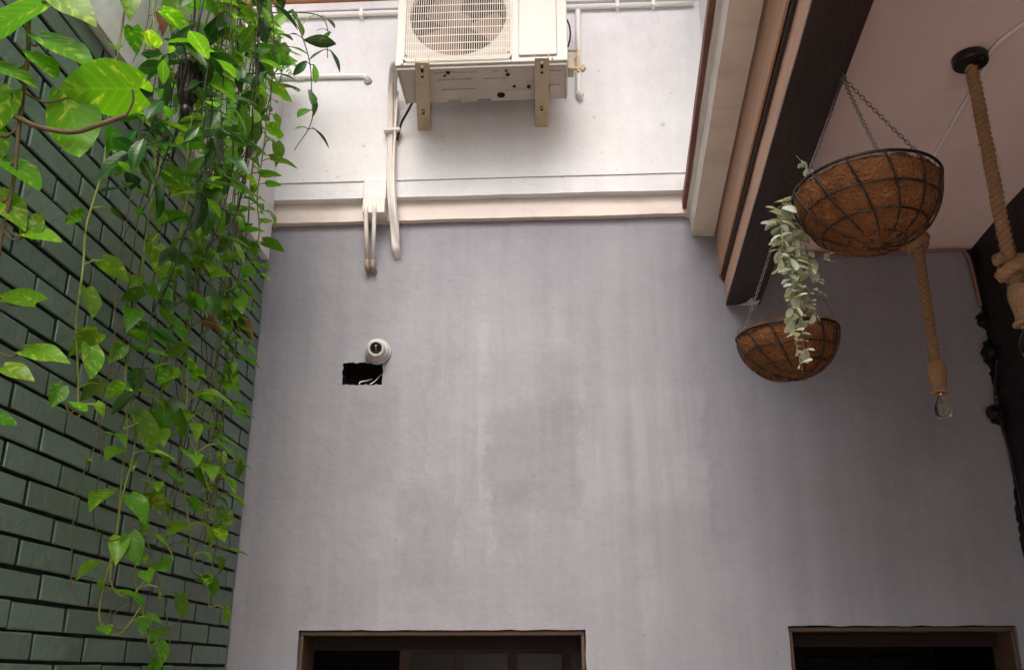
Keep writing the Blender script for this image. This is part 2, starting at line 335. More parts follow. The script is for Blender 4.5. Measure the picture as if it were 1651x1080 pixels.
# upper facing wall with stepped ledge
up = thing('upper_wall', 'bright white upper storey wall above the stepped ledge', 'wall')
MB().box(-3.0, .745, 3.911, 4.22, 3.9555, 6.2).build('wall_face', M_upper, up)
MB().box(-3.0, .745, 4.002, 4.22, 3.801, 3.954).build('wall_backing', M_upper, up)
MB().box(.745, 2.6, 3.935, 4.22, 3.81, 6.2).build('wall_face', M_upper, up)
def wavy(x0, x1, ya, yb, z0, z1, seed, amp=.004, n=60):
    """a long plaster moulding whose lower arris wanders"""
    vs = []; fs = []
    for i in range(n+1):
        x = x0+(x1-x0)*i/n; a = noise.noise((x*3.1, seed, 0))*amp+noise.noise((x*14, seed, 4))*amp*.5; b = noise.noise((x*2.3, seed+9, 0))*amp*.7
        vs += [(x, ya+b, z0+a), (x, ya+b*.6, z1+b*.8), (x, yb, z1+b*.8), (x, yb, z0+a)]
    for i in range(n):
        for k in range(4): fs.append((i*4+k, i*4+(k+1) % 4, i*4+4+(k+1) % 4, i*4+4+k))
    fs += [(0, 1, 2, 3), (n*4+3, n*4+2, n*4+1, n*4)]
    return MB().add(vs, fs)
wavy(-1.49, .62, 3.919, 4.0, 3.868, 3.955, 1, .003).build('upper_moulding', M_upper, up)
wavy(-1.49, .62, 3.963, 4.001, 3.768, 3.872, 2, .005).build('lower_moulding', M_trim, up)
# cornice below the window
MB().box(-1.9, .72, 3.885, 3.920, 4.935, 4.985).build('cornice', M_upper, up, bevel=.006)

# left: brick wall, white parapet wall above
bw = thing('brick_wall', 'dark green painted brick wall on the left behind the vines', 'wall')
MB().box(-1.75, XL, -3.9, 3.999, 0.002, 3.56).build('mortar', M_mortar_shade, bw)
def brick_mesh(L, seed):
    r = random.Random(seed); H, D, b = .0640, .015, .0028
    vs = []; j = lambda: r.uniform(-.0017, .0017)
    for (d, ins) in ((0, 0), (D-b, 0), (D, b)):
        for (a, c) in ((-L/2+ins, -H/2+ins), (L/2-ins, -H/2+ins), (L/2-ins, H/2-ins), (-L/2+ins, H/2-ins)): vs.append((d, a+j(), c+j()))
    fs = [(8, 9, 10, 11)]+[(k*4+i, k*4+(i+1) % 4, k*4+4+(i+1) % 4, k*4+4+i) for k in range(2) for i in range(4)]
    me = MB().add(vs, fs).mesh('brick', M_brick); me.materials.append(M_mortar_shade)      # side faces take the dark joint colour to imitate shade in the joints
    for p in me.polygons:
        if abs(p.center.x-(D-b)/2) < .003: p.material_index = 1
    return me
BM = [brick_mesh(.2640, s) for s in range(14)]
CO, PI_, Z0 = .0746, .277, 1.774
rest = MB()
for row in range(-24, 24):
    z = Z0+CO*(row+.5)
    if z > 3.53 or z < .03: continue
    off = (.0 if row % 2 else PI_/2)+.012*math.sin(row*2.1)
    k = -24
    while True:
        y = 2.353+off-PI_/2+k*PI_; k += 1
        if y-.13 > 3.99: break
        if y < -3.7: continue
        y1 = min(y+.132, 3.992); y0 = y-.132
        if y1-y0 < .03: continue
        dz = rnd.uniform(-.0018, .0018); dx = rnd.uniform(-.002, .002)
        if y > 1.6 and z > 1.66:
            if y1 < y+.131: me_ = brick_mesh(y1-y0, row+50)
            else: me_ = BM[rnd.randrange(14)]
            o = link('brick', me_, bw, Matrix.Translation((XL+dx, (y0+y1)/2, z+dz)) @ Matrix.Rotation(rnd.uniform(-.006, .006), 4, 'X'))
        else:
            rest.box(XL, XL+.02+dx, y0, y1, z-.0305, z+.0305)
tag(rest.build('brick_courses', M_brick, bw), None, kind='stuff')
pw = thing('parapet_wall', 'white parapet wall above the green bricks', 'wall')
wp = wavy(-4.0, 3.928, 0, 0, 0, 0, 0)
vs = []; fs = []; n = 120
for i in range(n+1):
    y = -3.9+(3.926+3.9)*i/n; a = noise.noise((y*2.7, 3.3, 0))*.006; b = noise.noise((y*1.9, 7.3, 1))*.006
    vs += [(-1.352+b, y, 3.566+a), (-1.350+b*.7, y, 4.42), (-1.362+b*.7, y, 4.432), (-1.75, y, 4.432), (-1.75, y, 3.566+a)]
for i in range(n):
    for k in range(5): fs.append((i*5+k, i*5+(k+1) % 5, i*5+5+(k+1) % 5, i*5+5+k))
fs += [(0, 1, 2, 3, 4), tuple(n*5+k for k in (4, 3, 2, 1, 0))]
MB().add(vs, fs).build('parapet_face', M_upper, pw)
pl = thing('planter_trough', 'long terracotta trough on the white parapet feeding the vines', 'planter')
MB().box(-1.68, -1.44, 1.0, 3.7, 4.434, 4.56).build('trough', M_pot, pl, bevel=.01); MB().box(-1.665, -1.455, 1.02, 3.68, 4.561, 4.572).build('soil', M_soil, pl)

# right: concrete edge beam, timbers, ceiling, black wall
def skew(pts, name, m, parent=None, y0=-3.9, y1=3.998, bevel=0, n=40, amp=.0, seed=1):
    """extrude an (x,z) outline along the skewed beam direction; x given at y=4"""
    vs = []; fs = []; k = len(pts)
    for i in range(n+1):
        y = y0+(y1-y0)*i/n
        for q, (x, z) in enumerate(pts):
            vs.append((bx(x, y)+noise.noise((y*4, seed, q))*amp, y, z+noise.noise((y*4, seed+5, q))*amp))
    for i in range(n):
        for q in range(k): fs.append((i*k+q, i*k+(q+1) % k, (i+1)*k+(q+1) % k, (i+1)*k+q))
    fs += [tuple(range(k))[::-1], tuple(n*k+q for q in range(k))]
    return MB().add(vs, fs).build(name, m, parent, bevel=bevel)
cb = thing('concrete_beam', 'cream painted concrete edge beam beside the bright opening', 'beam')
skew([(.626, 3.668), (.728, 3.662), (.728, 3.90), (.607, 3.90), (.607, 3.765), (.622, 3.755)], 'beam_body', M_concrete, cb, amp=.004, n=90)
skew([(.588, 3.79), (.606, 3.79), (.606, 3.835), (.588, 3.835)], 'edge_board', M_red, cb, amp=.003, n=90, seed=8)
tb = thing('timber_fascia', 'upper brown timber fascia board next to the concrete beam', 'beam')
skew([(.738, 3.478), (.746, 3.478), (.746, 3.70), (.738, 3.70)], 'board', M_timber2, tb, amp=.0012)
skew([(.737, 3.468), (.744, 3.468), (.744, 3.475), (.737, 3.475)], 'bead', M_timber2, tb)
skew([(.736, 3.457), (.744, 3.457), (.744, 3.465), (.736, 3.465)], 'bead', M_timber2, tb)
dbm = thing('timber_beam', 'heavy timber beam with brown side and black underside', 'beam')
skew([(.760, 3.328), (.898, 3.328), (.898, 3.60), (.775, 3.60), (.775, 3.437), (.760, 3.437)], 'beam_body', M_timber, dbm, amp=.0015, n=80)
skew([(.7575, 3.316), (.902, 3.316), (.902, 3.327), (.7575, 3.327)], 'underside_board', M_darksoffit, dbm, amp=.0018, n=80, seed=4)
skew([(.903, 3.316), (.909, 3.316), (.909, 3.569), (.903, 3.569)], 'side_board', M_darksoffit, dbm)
MB().add([bv for bv in ((.80, 3.997, 3.312), (.895, 3.997, 3.312), (.90, 3.93, 3.3135), (.872, 3.955, 3.3135), (.858, 3.90, 3.3135), (.84, 3.965, 3.3135))], [(0, 1, 2, 3, 4, 5)]).build('bare_patch', M_concrete, dbm)
skew([(.748, 3.4385), (.774, 3.4385), (.774, 3.60), (.748, 3.60)], 'shadow_gap_strip', M_darksoffit, dbm)  # dark filler put in to imitate the shade between the two timbers
# ceiling slab over the right bay and over the camera bay
sl = MB()
sl.add([(bx(.909, -1.0), -1.0, 3.571), (bx(.909, 4), 3.998, 3.571), (2.6, 3.998, 3.571), (2.6, -1.0, 3.571), (bx(.909, -1.0), -1.0, 3.80), (bx(.909, 4), 3.998, 3.80), (2.6, 3.998, 3.80), (2.6, -1.0, 3.80)],
       [(0, 1, 2, 3), (4, 7, 6, 5), (0, 4, 5, 1), (1, 5, 6, 2), (2, 6, 7, 3), (3, 7, 4, 0)])
tag(sl.build('ceiling', M_ceiling), 'pinkish plaster ceiling over the right bay', None, None, 'structure')
rw = thing('black_wall', 'rough black painted side wall at the right edge', 'wall')
skew([(1.888, .002), (2.2, .002), (2.2, 3.569), (1.888, 3.569)], 'wall_body', M_black, rw, amp=.012, n=60)
# ragged black paint and render skin where the black wall meets the grey wall
r = random.Random(4); pts = [(1.95, 3.568)]; z = 3.56
while z > 1.75:
    w = .012*math.sin(z*9)+.01*noise.noise((z*6, 0, 0))+r.uniform(-.006, .006)
    if 3.18 < z < 3.25: w += .028
    if 3.02 < z < 3.12: w += .022
    if 2.75 < z < 2.82: w += .05
    pts.append((1.872-w+.012*(z < 3.2), z)); z -= r.uniform(.008, .022)
pts.append((1.95, 1.75))
MB().prism(pts, lambda u, v: (u, 3.990, v), lambda u, v: (u, 3.999, v)).build('ragged_edge', M_black, rw)
for (x, z, s) in ((1.868, 3.06, .035), (1.838, 2.79, .030), (1.866, 3.20, .022)):
    b = MB(); b.lathe([(0, -s), (s*.7, -s*.7), (s, 0), (s*.75, s*.6), (0, s)], 9, Matrix.Translation((x, 3.965, z)), lambda v, t: v*(1+.45*noise.noise(v*40+Vector((x*9, z*7, 0)))))
    b.build('render_lump', M_black, rw)
cabb = MB().tube(smoothpath([(1.872, 3.955, 3.13), (1.900, 3.93, 3.06), (1.880, 3.945, 3.0), (1.866, 3.965, 2.9), (1.858, 3.97, 2.8), (1.880, 3.97, 2.6), (1.885, 3.97, 2.3)], 6), .004, 6)
tag(cabb.build('wall_cable', M_cable), 'thin dark cable running down beside the black wall', 'cable')
# roof slab added unseen to dim the upper storey; then the upper right wall
ev = thing('light_blocker', 'added unseen roof eave projecting over the upper white wall, above the view', 'blocker')
MB().box(-3.2, 2.6, 1.9, 4.3, 6.21, 6.30).build('blocker_slab', M_timber2, ev); MB().box(-3.2, 2.6, 1.86, 1.899, 6.18, 6.34).build('fascia', M_frame, ev)  # slab and its front strip, added out of view to block sky and sun
uw = thing('upper_side_wall', 'white upper storey side wall at the right above the concrete beam', 'wall')
skew([(.735, 3.91), (1.0, 3.91), (1.0, 5.0), (.735, 5.0)], 'wall_face', M_upper, uw, y1=3.928, n=4)

# ------------------------------------------------------------------ conduit along ceiling corner, ceiling cable
cc = MB().tube(smoothpath([(1.02, 3.975, 3.545), (1.5, 3.975, 3.548), (1.80, 3.975, 3.553), (1.845, 3.975, 3.54), (1.862, 3.975, 3.49), (1.872, 3.975, 3.28)], 6), .0085, 8)
tag(cc.build('corner_conduit', mat('dusty_red_pipe', (.24, .125, .105), .6), smooth=True), 'dusty red conduit along the ceiling corner bending down the wall', 'pipe')
tag(MB().tube(smoothpath([(1.60, 1.9, 3.562), (1.48, 2.2, 3.564), (1.36, 2.47, 3.562), (1.375, 2.62, 3.560), (1.385, 2.8, 3.561), (1.40, 3.0, 3.563), (1.41, 3.2, 3.563), (1.402, 3.4, 3.563)], 8), .0072, 8).build('ceiling_cable', M_whitepipe, smooth=True), 'pale cable clipped across the ceiling between the two pendants', 'cable')

# ------------------------------------------------------------------ air conditioner
ac = thing('air_conditioner', 'beige outdoor air conditioner unit hung high on the white wall', 'air conditioner')
X0, X1, YF, YB, ZB, ZT = -.705, .058, 3.4575, 3.735, 4.266, 4.815
FC, FR = (-.430, 4.535), .218
def acfront():
    b = MB(); N = 72; inner = []; outer = []
    for k in range(N):
        t = 2*math.pi*(k+.5)/N; c, s_ = math.cos(t), math.sin(t); inner.append((FC[0]+FR*c, YF, FC[1]+FR*s_))
        tt = min((( -.668 if c < 0 else -.190)-FC[0])/c if abs(c) > 1e-6 else 9, ((ZB+.016 if s_ < 0 else ZT-.02)-FC[1])/s_ if abs(s_) > 1e-6 else 9)
        outer.append((FC[0]+tt*c, YF, FC[1]+tt*s_))
    back = [(x, YF+.03, z) for x, y, z in inner]
    b.add(inner+outer+back, [(k, (k+1) % N, N+(k+1) % N, N+k) for k in range(N)]+[(k, (k+1) % N, 2*N+(k+1) % N, 2*N+k) for k in range(N)])
    return b
acfront().build('fan_panel', M_ac, ac)
cs = MB()
# casing shell: left cheek, right half, top, sides, back
cs.box(X0, -.668, YF-.008, YF+.02, ZB, ZT); cs.box(-.190, X1, YF-.008, YF+.02, ZB, ZT); cs.box(-.668, -.190, YF-.008, YF+.02, ZB, ZB+.016)
cs.box(-.668, -.190, YF-.008, YF+.02, ZT-.02, ZT); cs.box(X0, X0+.012, YF+.02, YB, ZB+.002, ZT); cs.box(X1-.012, X1, YF+.02, YB, ZB+.002, ZT)
cs.box(X0+.012, X1-.012, YF+.02, YB, ZT-.012, ZT)
cs.build('casing', M_ac, ac, bevel=.005, seg=3)
MB().box(-.158, .012, YF-.018, YF-.007, ZB+.026, ZT-.05).build('service_panel', M_ac, ac, bevel=.009, seg=3)
MB().box(X0+.014, X1-.014, YF+.16, YF+.24, ZB+.03, ZT-.02).build('condenser', M_fins, ac)
sh = MB(); sh.lathe([(FR+.001, 0), (FR+.001, .12)], 48, Matrix.Translation((FC[0], YF+.03, FC[1])) @ Matrix.Rotation(-math.pi/2, 4, 'X')); sh.f = sh.f[:-2]
sh.build('fan_shroud', M_fins, ac, smooth=True)
fan = MB().lathe([(0, -.03), (.045, -.028), (.055, -.015), (.055, .05)], 24, Matrix.Translation((FC[0], YF+.075, FC[1])) @ Matrix.Rotation(-math.pi/2, 4, 'X')).build('fan_hub', M_fan, ac, smooth=True)
for k in range(3):
    b = MB(); vs = []; n = 8
    for i in range(n+1):
        rr = .05+(.195-.05)*i/n
        for j in range(6):
            u = j/5; a = R(120*k-50)+R(14+78*u)*(1-.12*i/n); vs.append((FC[0]+rr*math.cos(a), YF+.05+.07*u-.01*math.sin(math.pi*u), FC[1]+rr*math.sin(a)))
    b.add(vs, [(i*6+j, i*6+j+1, i*6+7+j, i*6+6+j) for i in range(n) for j in range(5)])
    b.build('fan_blade', M_fan, ac, smooth=True)
g = MB(); gx0, gx1, gz0, gz1 = -.664, -.194, ZB+.020, ZT-.03
nb = 46
for i in range(nb):
    x = gx0+.008+(gx1-gx0-.016)*i/(nb-1); g.tube([(x, YF-.016, gz0), (x, YF-.020, (gz0+gz1)/2), (x, YF-.016, gz1)], .00165, 5)
nh = 13
for i in range(nh):
    z = gz0+.004+(gz1-gz0-.008)*i/(nh-1); g.tube([(gx0, YF-.0135, z), ((gx0+gx1)/2, YF-.0165, z), (gx1, YF-.0135, z)], .0024, 5)
tag(g.build('grille', M_grille, ac), None, kind='stuff')
rr = .02; rp = []
for cx, cz, a0 in ((gx1-rr, gz1-rr, 0), (gx0+rr, gz1-rr, 90), (gx0+rr, gz0+rr, 180), (gx1-rr, gz0+rr, 270)):
    for a in range(0, 91, 18): rp.append((cx+(rr+.003)*math.cos(R(a0+a)), YF-.013, cz+(rr+.003)*math.sin(R(a0+a))))
MB().tube(rp, .0036, 6, closed=True).build('grille_frame', M_grille, ac, smooth=True)
# base pan with pressed ribs, notch and drain hole
pan = MB(); pan.box(X0+.012, X1-.012, YF+.012, YB-.02, ZB-.006, ZB+.006); pan.box(-.44, -.36, YB-.02, YB, ZB-.006, ZB+.006)
pan.box(X0+.012, -.50, YB-.0201, YB-.002, ZB-.006, ZB+.006); pan.box(-.30, X1-.012, YB-.0201, YB-.002, ZB-.006, ZB+.006)
pan.build('base_pan', M_acpan, ac, bevel=.002)
lip = MB(); lip.box(X0+.006, X1-.006, YF+.006, YF+.0115, ZB-.012, ZB+.01); lip.box(X0+.004, X0+.0115, YF+.0116, YB, ZB-.012, ZB+.01); lip.box(X1-.0115, X1-.004, YF+.0116, YB, ZB-.012, ZB+.01)
lip.build('pan_lip', M_ac, ac, bevel=.002)
for (x, y, w, d) in ((-.44, .05, .19, .010), (-.26, .05, .03, .012), (-.45, .105, .15, .018), (-.27, .105, .10, .016), (-.44, .185, .15, .026), (-.17, .20, .12, .022), (.0, .08, .06, .05), (.0, .19, .05, .06)):
    MB().box(x-w/2, x+w/2, YF+y-d/2, YF+y+d/2, ZB-.0115, ZB-.0055).build('pressed_rib', M_acpan, ac, bevel=.004, seg=3)
for (x, y, rad) in ((-.475, .042, .009), (-.492, .062, .006), (-.215, .040, .006), (-.21, .070, .009), (-.186, .16, .007), (-.12, .165, .009), (-.25, .225, .018)):
    MB().lathe([(0, -.004), (rad, -.004), (rad, 0), (0, 0)], 16, Matrix.Translation((x, YF+y, ZB-.0085))).build('drain_hole', M_hole, ac)
# screws
for (x, z) in ((-.675, ZB+.006), (-.01, ZB+.010), (-.655, ZB+.045), (-.204, ZB+.045)):
    MB().lathe([(0, -.003), (.004, -.003), (.005, 0), (0, 0)], 10, Matrix.Translation((x, YF-.0085 if z < ZB+.02 else YF-.018, z)) @ Matrix.Rotation(-math.pi/2, 4, 'X')).build('screw', M_pipe_end, ac)
# valve block at the right side
vb = thing('service_valve', 'yellowed brass service valves on the right side of the air conditioner', 'valve')
v = MB(); v.box(X1+.001, X1+.03, 3.60, 3.67, 4.33, 4.40); v.tube([(X1+.03, 3.63, 4.35), (X1+.085, 3.63, 4.35)], .009, 8); v.tube([(X1+.05, 3.63, 4.33), (X1+.05, 3.63, 4.42)], .008, 8); v.tube([(X1+.07, 3.63, 4.335), (X1+.07, 3.63, 4.365)], .011, 6)
v.build('valve_body', M_bracket, vb, bevel=.003); MB().tube(smoothpath([(X1+.03, 3.63, 4.40), (X1+.05, 3.64, 4.45), (X1+.04, 3.66, 4.47), (X1+.005, 3.66, 4.47)], 5), .006, 6).build('flare_pipe', M_bracket, vb, smooth=True)
tag(MB().tube(smoothpath([(X1+.002, 3.60, 4.60), (X1+.014, 3.59, 4.55), (X1+.016, 3.60, 4.50), (X1+.004, 3.62, 4.46)], 6), .004, 6).build('power_cable', M_cable, smooth=True), 'short black cable looping down the air conditioner right side', 'cable')
# brackets
for (xf, xw, lab) in ((-.572, -.640, 'left yellowed steel bracket under the air conditioner'), (-.054, -.068, 'right yellowed steel bracket under the air conditioner')):
    br = thing('wall_bracket', lab, 'bracket', 'air conditioner brackets')
    y0, y1 = 3.372, 3.910
    ang = math.atan2(xw-xf, y1-y0); M = Matrix.Translation(((xf+xw)/2, (y0+y1)/2, 4.222)) @ Matrix.Rotation(-ang, 4, 'Z')
    L = (y1-y0)/2
    a = MB(); a.box(-.031, .031, -L, L, 0, .004, M); a.box(.027, .031, -L, L, .004, .040, M); a.box(-.031, -.027, -L, L, .004, .020, M); a.build('arm', M_bracket, br, bevel=.0015)
    Mw = Matrix.Translation((xw, y1, 4.22))
    a = MB(); a.box(-.031, .031, -.005, 0, .045, .36, Mw); a.build('wall_leg', M_bracket, br, bevel=.0015)
    for yy, ln in ((-L+.055, .026), (L-.16, .034), (-L+.10, .012)):
        MB().box(-.006, .006, yy-ln/2, yy+ln/2, -.0025, -.0005, M).build('slot', M_hole, br)
    MB().lathe([(0, -.006), (.007, -.006), (.008, 0), (0, 0)], 6, M @ Matrix.Translation((0, -L+.022, -.0005))).build('bolt', M_whitepipe, br)
    MB().lathe([(0, -.008), (.009, -.008), (.009, 0), (0, 0)], 6, M @ Matrix.Translation((0, L-.175, -.0005))).build('bolt', M_pipe_end, br)

# ------------------------------------------------------------------ pipes and boxes on the facing wall
pb = thing('refrigerant_pipes', 'bundle of insulated pipes dropping from the air conditioner into the wall', 'pipe')
for dx, dy, rr, zb_ in ((0, 0, .0115, 3.590), (.022, .004, .0108, 3.595), (.011, -.012, .009, 3.60)):
    path = [(-.705+dx*.2, 3.62, 4.40), (-.765+dx, 3.70, 4.46), (-.800+dx, 3.83+dy, 4.43), (-.806+dx, 3.885+dy, 4.30), (-.802+dx, 3.895+dy, 4.1), (-.795+dx, 3.885+dy, 3.95), (-.785+dx, 3.890+dy, 3.82), (-.776+dx*.9, 3.930+dy, 3.72), (-.768+dx*.7, 3.955, zb_+.03), (-.760+dx*.4, 4.01, zb_)]
    MB().tube(smoothpath(path, 6), rr, 10).build('insulated_pipe', M_pipe, pb, smooth=True)
MB().tube(smoothpath([(-.770, 3.868, 4.42), (-.773, 3.862, 4.1), (-.768, 3.860, 3.9), (-.756, 3.87, 3.76), (-.748, 3.95, 3.63), (-.748, 4.0, 3.61)], 6), .006, 6).build('drain_tube', M_whitepipe, pb, smooth=True)
MB().box(-.828, -.748, 3.853, 3.93, 4.195, 4.212).build('clamp', M_pipe, pb, bevel=.003)
tag(MB().tube(smoothpath([(-.655, 3.72, 4.29), (-.70, 3.80, 4.27), (-.745, 3.86, 4.23), (-.765, 3.89, 4.16)], 6), .006, 6).build('drain_cable', M_cable, smooth=True), 'black cable slanting from the unit to the pipe bundle', 'cable')
jb = thing('junction_box', 'cream box on the ledge with two stub pipes below', 'junction box')
MB().box(-.915, -.806, 3.886, 3.960, 3.845, 3.958).build('box_body', M_upper, jb, bevel=.005); MB().box(-.913, -.808, 3.876, 3.955, 3.768, 3.842).build('cover', M_pipe, jb, bevel=.004)
for x, tl in ((-.893, 0), (-.853, -.012)):
    MB().tube([(x, 3.862, 3.805), (x, 3.868, 3.775), (x+tl*.3, 3.895, 3.70), (x+tl, 3.950, 3.555)], .0100, 12).build('stub_pipe', M_pipe, jb, smooth=True)
    MB().tube(smoothpath([(x+tl, 3.950, 3.560), (x+tl, 3.952, 3.535), (x+tl+.001, 3.965, 3.522), (x+tl+.002, 4.01, 3.518)], 5), .0118, 12).build('elbow', M_pipe_end, jb, smooth=True)
sb = thing('short_conduit', 'short white conduit beside the vines bending into the white wall', 'pipe')
MB().tube(smoothpath([(-1.40, 3.898, 4.548), (-1.2, 3.898, 4.545), (-.965, 3.898, 4.540), (-.938, 3.902, 4.530), (-.930, 3.935, 4.515)], 6), .0125, 10).build('conduit_run', M_whitepipe, sb, smooth=True)
MB().lathe([(0, -.012), (.018, -.012), (.02, 0), (0, 0)], 12, Matrix.Translation((-.930, 3.911, 4.515)) @ Matrix.Rotation(-math.pi/2, 4, 'X')).build('wall_collar', M_pipe_end, sb)
MB().lathe([(0, -.02), (.017, -.02), (.017, .02), (0, .02)], 12, Matrix.Translation((-1.27, 3.900, 4.546)) @ Matrix.Rotation(math.pi/2, 4, 'Y')).build('coupling', M_whitepipe, sb)
lc = thing('long_conduit', 'long white conduit under the cornice at the top of the wall', 'pipe')
MB().tube([(-1.9, 3.890, 4.915), (.70, 3.890, 4.900)], .014, 10).build('conduit_run', M_whitepipe, lc, smooth=True)
for x in (-.98, .32, .50): MB().box(x-.009, x+.009, 3.872, 3.913, 4.885, 4.93).build('clip', M_whitepipe, lc, bevel=.002)
vc_ = thing('drop_conduit', 'vertical white conduit right of the air conditioner with hooked end', 'pipe')
MB().tube(smoothpath([(.122, 3.893, 4.885), (.118, 3.893, 4.6), (.114, 3.892, 4.42), (.116, 3.895, 4.385), (.124, 3.885, 4.380), (.130, 3.88, 4.395)], 6), .0135, 10).build('conduit_run', M_whitepipe, vc_, smooth=True)
wf = thing('window_frame', 'orange brown timber window sill along the top of the white wall', 'window')
MB().box(-1.75, -.72, 3.86, 3.929, 4.988, 5.06).build('sill', M_wood, wf, bevel=.006); MB().box(-.70, .30, 3.86, 3.929, 4.975, 5.05).build('sill', M_wood, wf, bevel=.006)
for x in (-1.30, -1.22): MB().box(x, x+.03, 3.85, 3.92, 5.062, 5.5).build('mullion', M_wood, wf, bevel=.004)

# ------------------------------------------------------------------ security camera and cut-out wires
cm = thing('security_camera', 'white dome security camera with dark lens above the wall cut-out', 'camera')
CM = Matrix.Translation((-.827, 4.0, 3.118)) @ Matrix.Scale(1.12, 4) @ Matrix.Rotation(math.pi/2, 4, 'X')
MB().lathe([(0, .0), (.052, .0), (.054, .012), (.050, .020), (0, .020)], 36, CM).build('mount_ring', M_domewhite, cm, smooth=True)
MB().lathe([(.046, .0205), (.049, .028), (.047, .040), (.040, .046), (0, .047)], 36, CM).build('swivel_collar', M_domewhite, cm, smooth=True)
d = Vector((.17, -1, -.30)).normalized(); DM = Matrix.Translation(Vector((-.827, 3.945, 3.119))) @ d.to_track_quat('Z', 'Y').to_matrix().to_4x4() @ Matrix.Scale(1.06, 4)
MB().lathe([(0, -.03), (.030, -.028), (.041, -.005), (.041, .018), (.037, .030), (.031, .034), (.0255, .034), (.0245, .024)], 36, DM).build('eyeball', M_domewhite, cm, smooth=True)
MB().lathe([(0, .025), (.0243, .0255), (.0245, .0245), (0, .0240)], 28, DM).build('lens', M_lens, cm, smooth=True)
for i, pth in enumerate(([(-.87, 4.09, 3.02), (-.885, 4.05, 3.0), (-.905, 4.015, 2.985), (-.908, 4.005, 2.972)], [(-.825, 4.09, 3.045), (-.832, 4.05, 3.015), (-.845, 4.03, 2.99), (-.862, 4.02, 2.975)])):
    tag(MB().tube(smoothpath(pth, 6), .0028, 6).build('loose_wire', M_whitepipe, smooth=True), ['thin white loose wire curling at the middle of the wall cut-out', 'thin white loose wire at the right end of the wall cut-out'][i], 'wire', 'wires in the wall cut-out')

# ------------------------------------------------------------------ rope pendants
GL = bpy.data.materials.new('clear_bulb_glass'); GL.use_nodes = True; gn = GL.node_tree.nodes; gl = GL.node_tree.links
gp = gn['Principled BSDF']; gp.inputs['Base Color'].default_value = (1, .96, .88, 1); gp.inputs['Transmission Weight'].default_value = 1; gp.inputs['Roughness'].default_value = 0; gp.inputs['IOR'].default_value = 1.22
def knot(c, s=1.0, ph=0):
    out = []
    for i in range(44):
        t = i/43*2*math.pi*1.55+ph
        out.append((c[0]+s*.030*math.cos(t), c[1]+s*.026*math.sin(t), c[2]+s*(.020*math.cos(t*.7+1)+.030*(i/43-.5))))
    return out
def pendant(x, y, ztop, zk, zs, label, dx=0):
    p = thing('rope_pendant', label, 'pendant lamp')
    MB().lathe([(0, -.032), (.012, -.045), (.016, -.034), (.050, -.030), (.053, -.024), (.053, -.002), (.050, 0), (0, 0)], 32, Matrix.Translation((x, y, ztop))).build('canopy', M_wire, p, smooth=False, bevel=.002)
    MB().lathe([(0, -.034), (.004, -.034), (.005, -.029), (0, -.029)], 10, Matrix.Translation((x+.02, y-.035, ztop))).build('screw', M_chain, p)
    n = 130
    def rope(a, b, name, off=0):
        path = [(a[0]+(b[0]-a[0])*i/n+.003*noise.noise((i*.06, x, 1)), a[1]+(b[1]-a[1])*i/n, a[2]+(b[2]-a[2])*i/n) for i in range(n+1)]
        hb = MB(); hr = random.Random(int(x*100)+off)
        for i in range(700):
            t_ = hr.random(); a_ = hr.uniform(0, 6.28); P0 = Vector(a)+(Vector(b)-Vector(a))*t_; o2 = Vector((math.cos(a_), math.sin(a_), 0))
            p0 = P0+o2*.0150; hb.tube([p0, p0+o2*.005+Vector((0, 0, hr.uniform(-.006, .006))), p0+o2*hr.uniform(.006, .011)+Vector((hr.uniform(-.005, .005), hr.uniform(-.005, .005), hr.uniform(-.014, .008)))], .00028, 3, cap=False)
        tag(hb.build('rope_fuzz', M_rope, p), None, kind='stuff')
        MB().tube(path, .0170, 24, lobes=3, pitch=.060, depth=.20).build(name, M_rope, p, smooth=True)
    rope((x, y, ztop-.04), (x, y, zk+.01), 'rope'); MB().tube(knot((x+.004, y, zk)), .0178, 18, lobes=3, pitch=.06, depth=.20).build('knot', M_rope, p, smooth=True)
    if zk-zs > .0: rope((x+.004, y, zk-.01), (x+dx, y, zs+.05), 'rope')
    prof = [(0, .066), (.022, .064)]
    for i in range(13):
        z = .060-.0085*i; rr = .0285+.004*math.sin(i*.45); prof += [(rr, z), (rr+.0022, z-.004)]
    prof += [(.036, -.052), (.035, -.058), (.026, -.060), (.024, -.055), (0, -.055)]
    S = Matrix.Translation((x+dx, y, zs))
    MB().lathe(prof, 28, S, lambda v, t: v*(1+.03*noise.noise(v*60))).build('socket_wrap', M_jute, p, smooth=True)
    MB().lathe([(0, -.050), (.0135, -.056), (.0135, -.066), (.011, -.068), (0, -.068)], 20, S).build('bulb_cap', M_brass, p, smooth=True)
    bl = MB().lathe([(.0115, -.066), (.0125, -.074), (.016, -.083), (.024, -.097), (.0295, -.112), (.0305, -.124), (.028, -.137), (.021, -.148), (.010, -.1545), (0, -.156)], 28, S).build('bulb', GL, p, smooth=True)
    MB().tube([(x+dx, y, zs-.066), (x+dx, y, zs-.100)], lambda t: .005-.002*t, 8).build('glass_stem', GL, bl, smooth=True)
    fl = []
    for i in range(25):
        a = i/24*2*math.pi; fl.append((x+dx+.011*math.sin(a), y+.006*math.cos(2*a), zs-.102-.034*(.5-.5*math.cos(a))))
    MB().tube(fl, .0011, 5).build('filament', M_brass, bl, smooth=True)
    return p
pendant(1.303, 2.545, 3.569, 2.853, 2.728, 'knotted jute rope pendant with black ceiling disc at the right edge', .012)
pendant(1.400, 3.40, 3.569, 3.335, 2.775, 'jute rope pendant with clear bulb hanging behind the larger basket', .0)

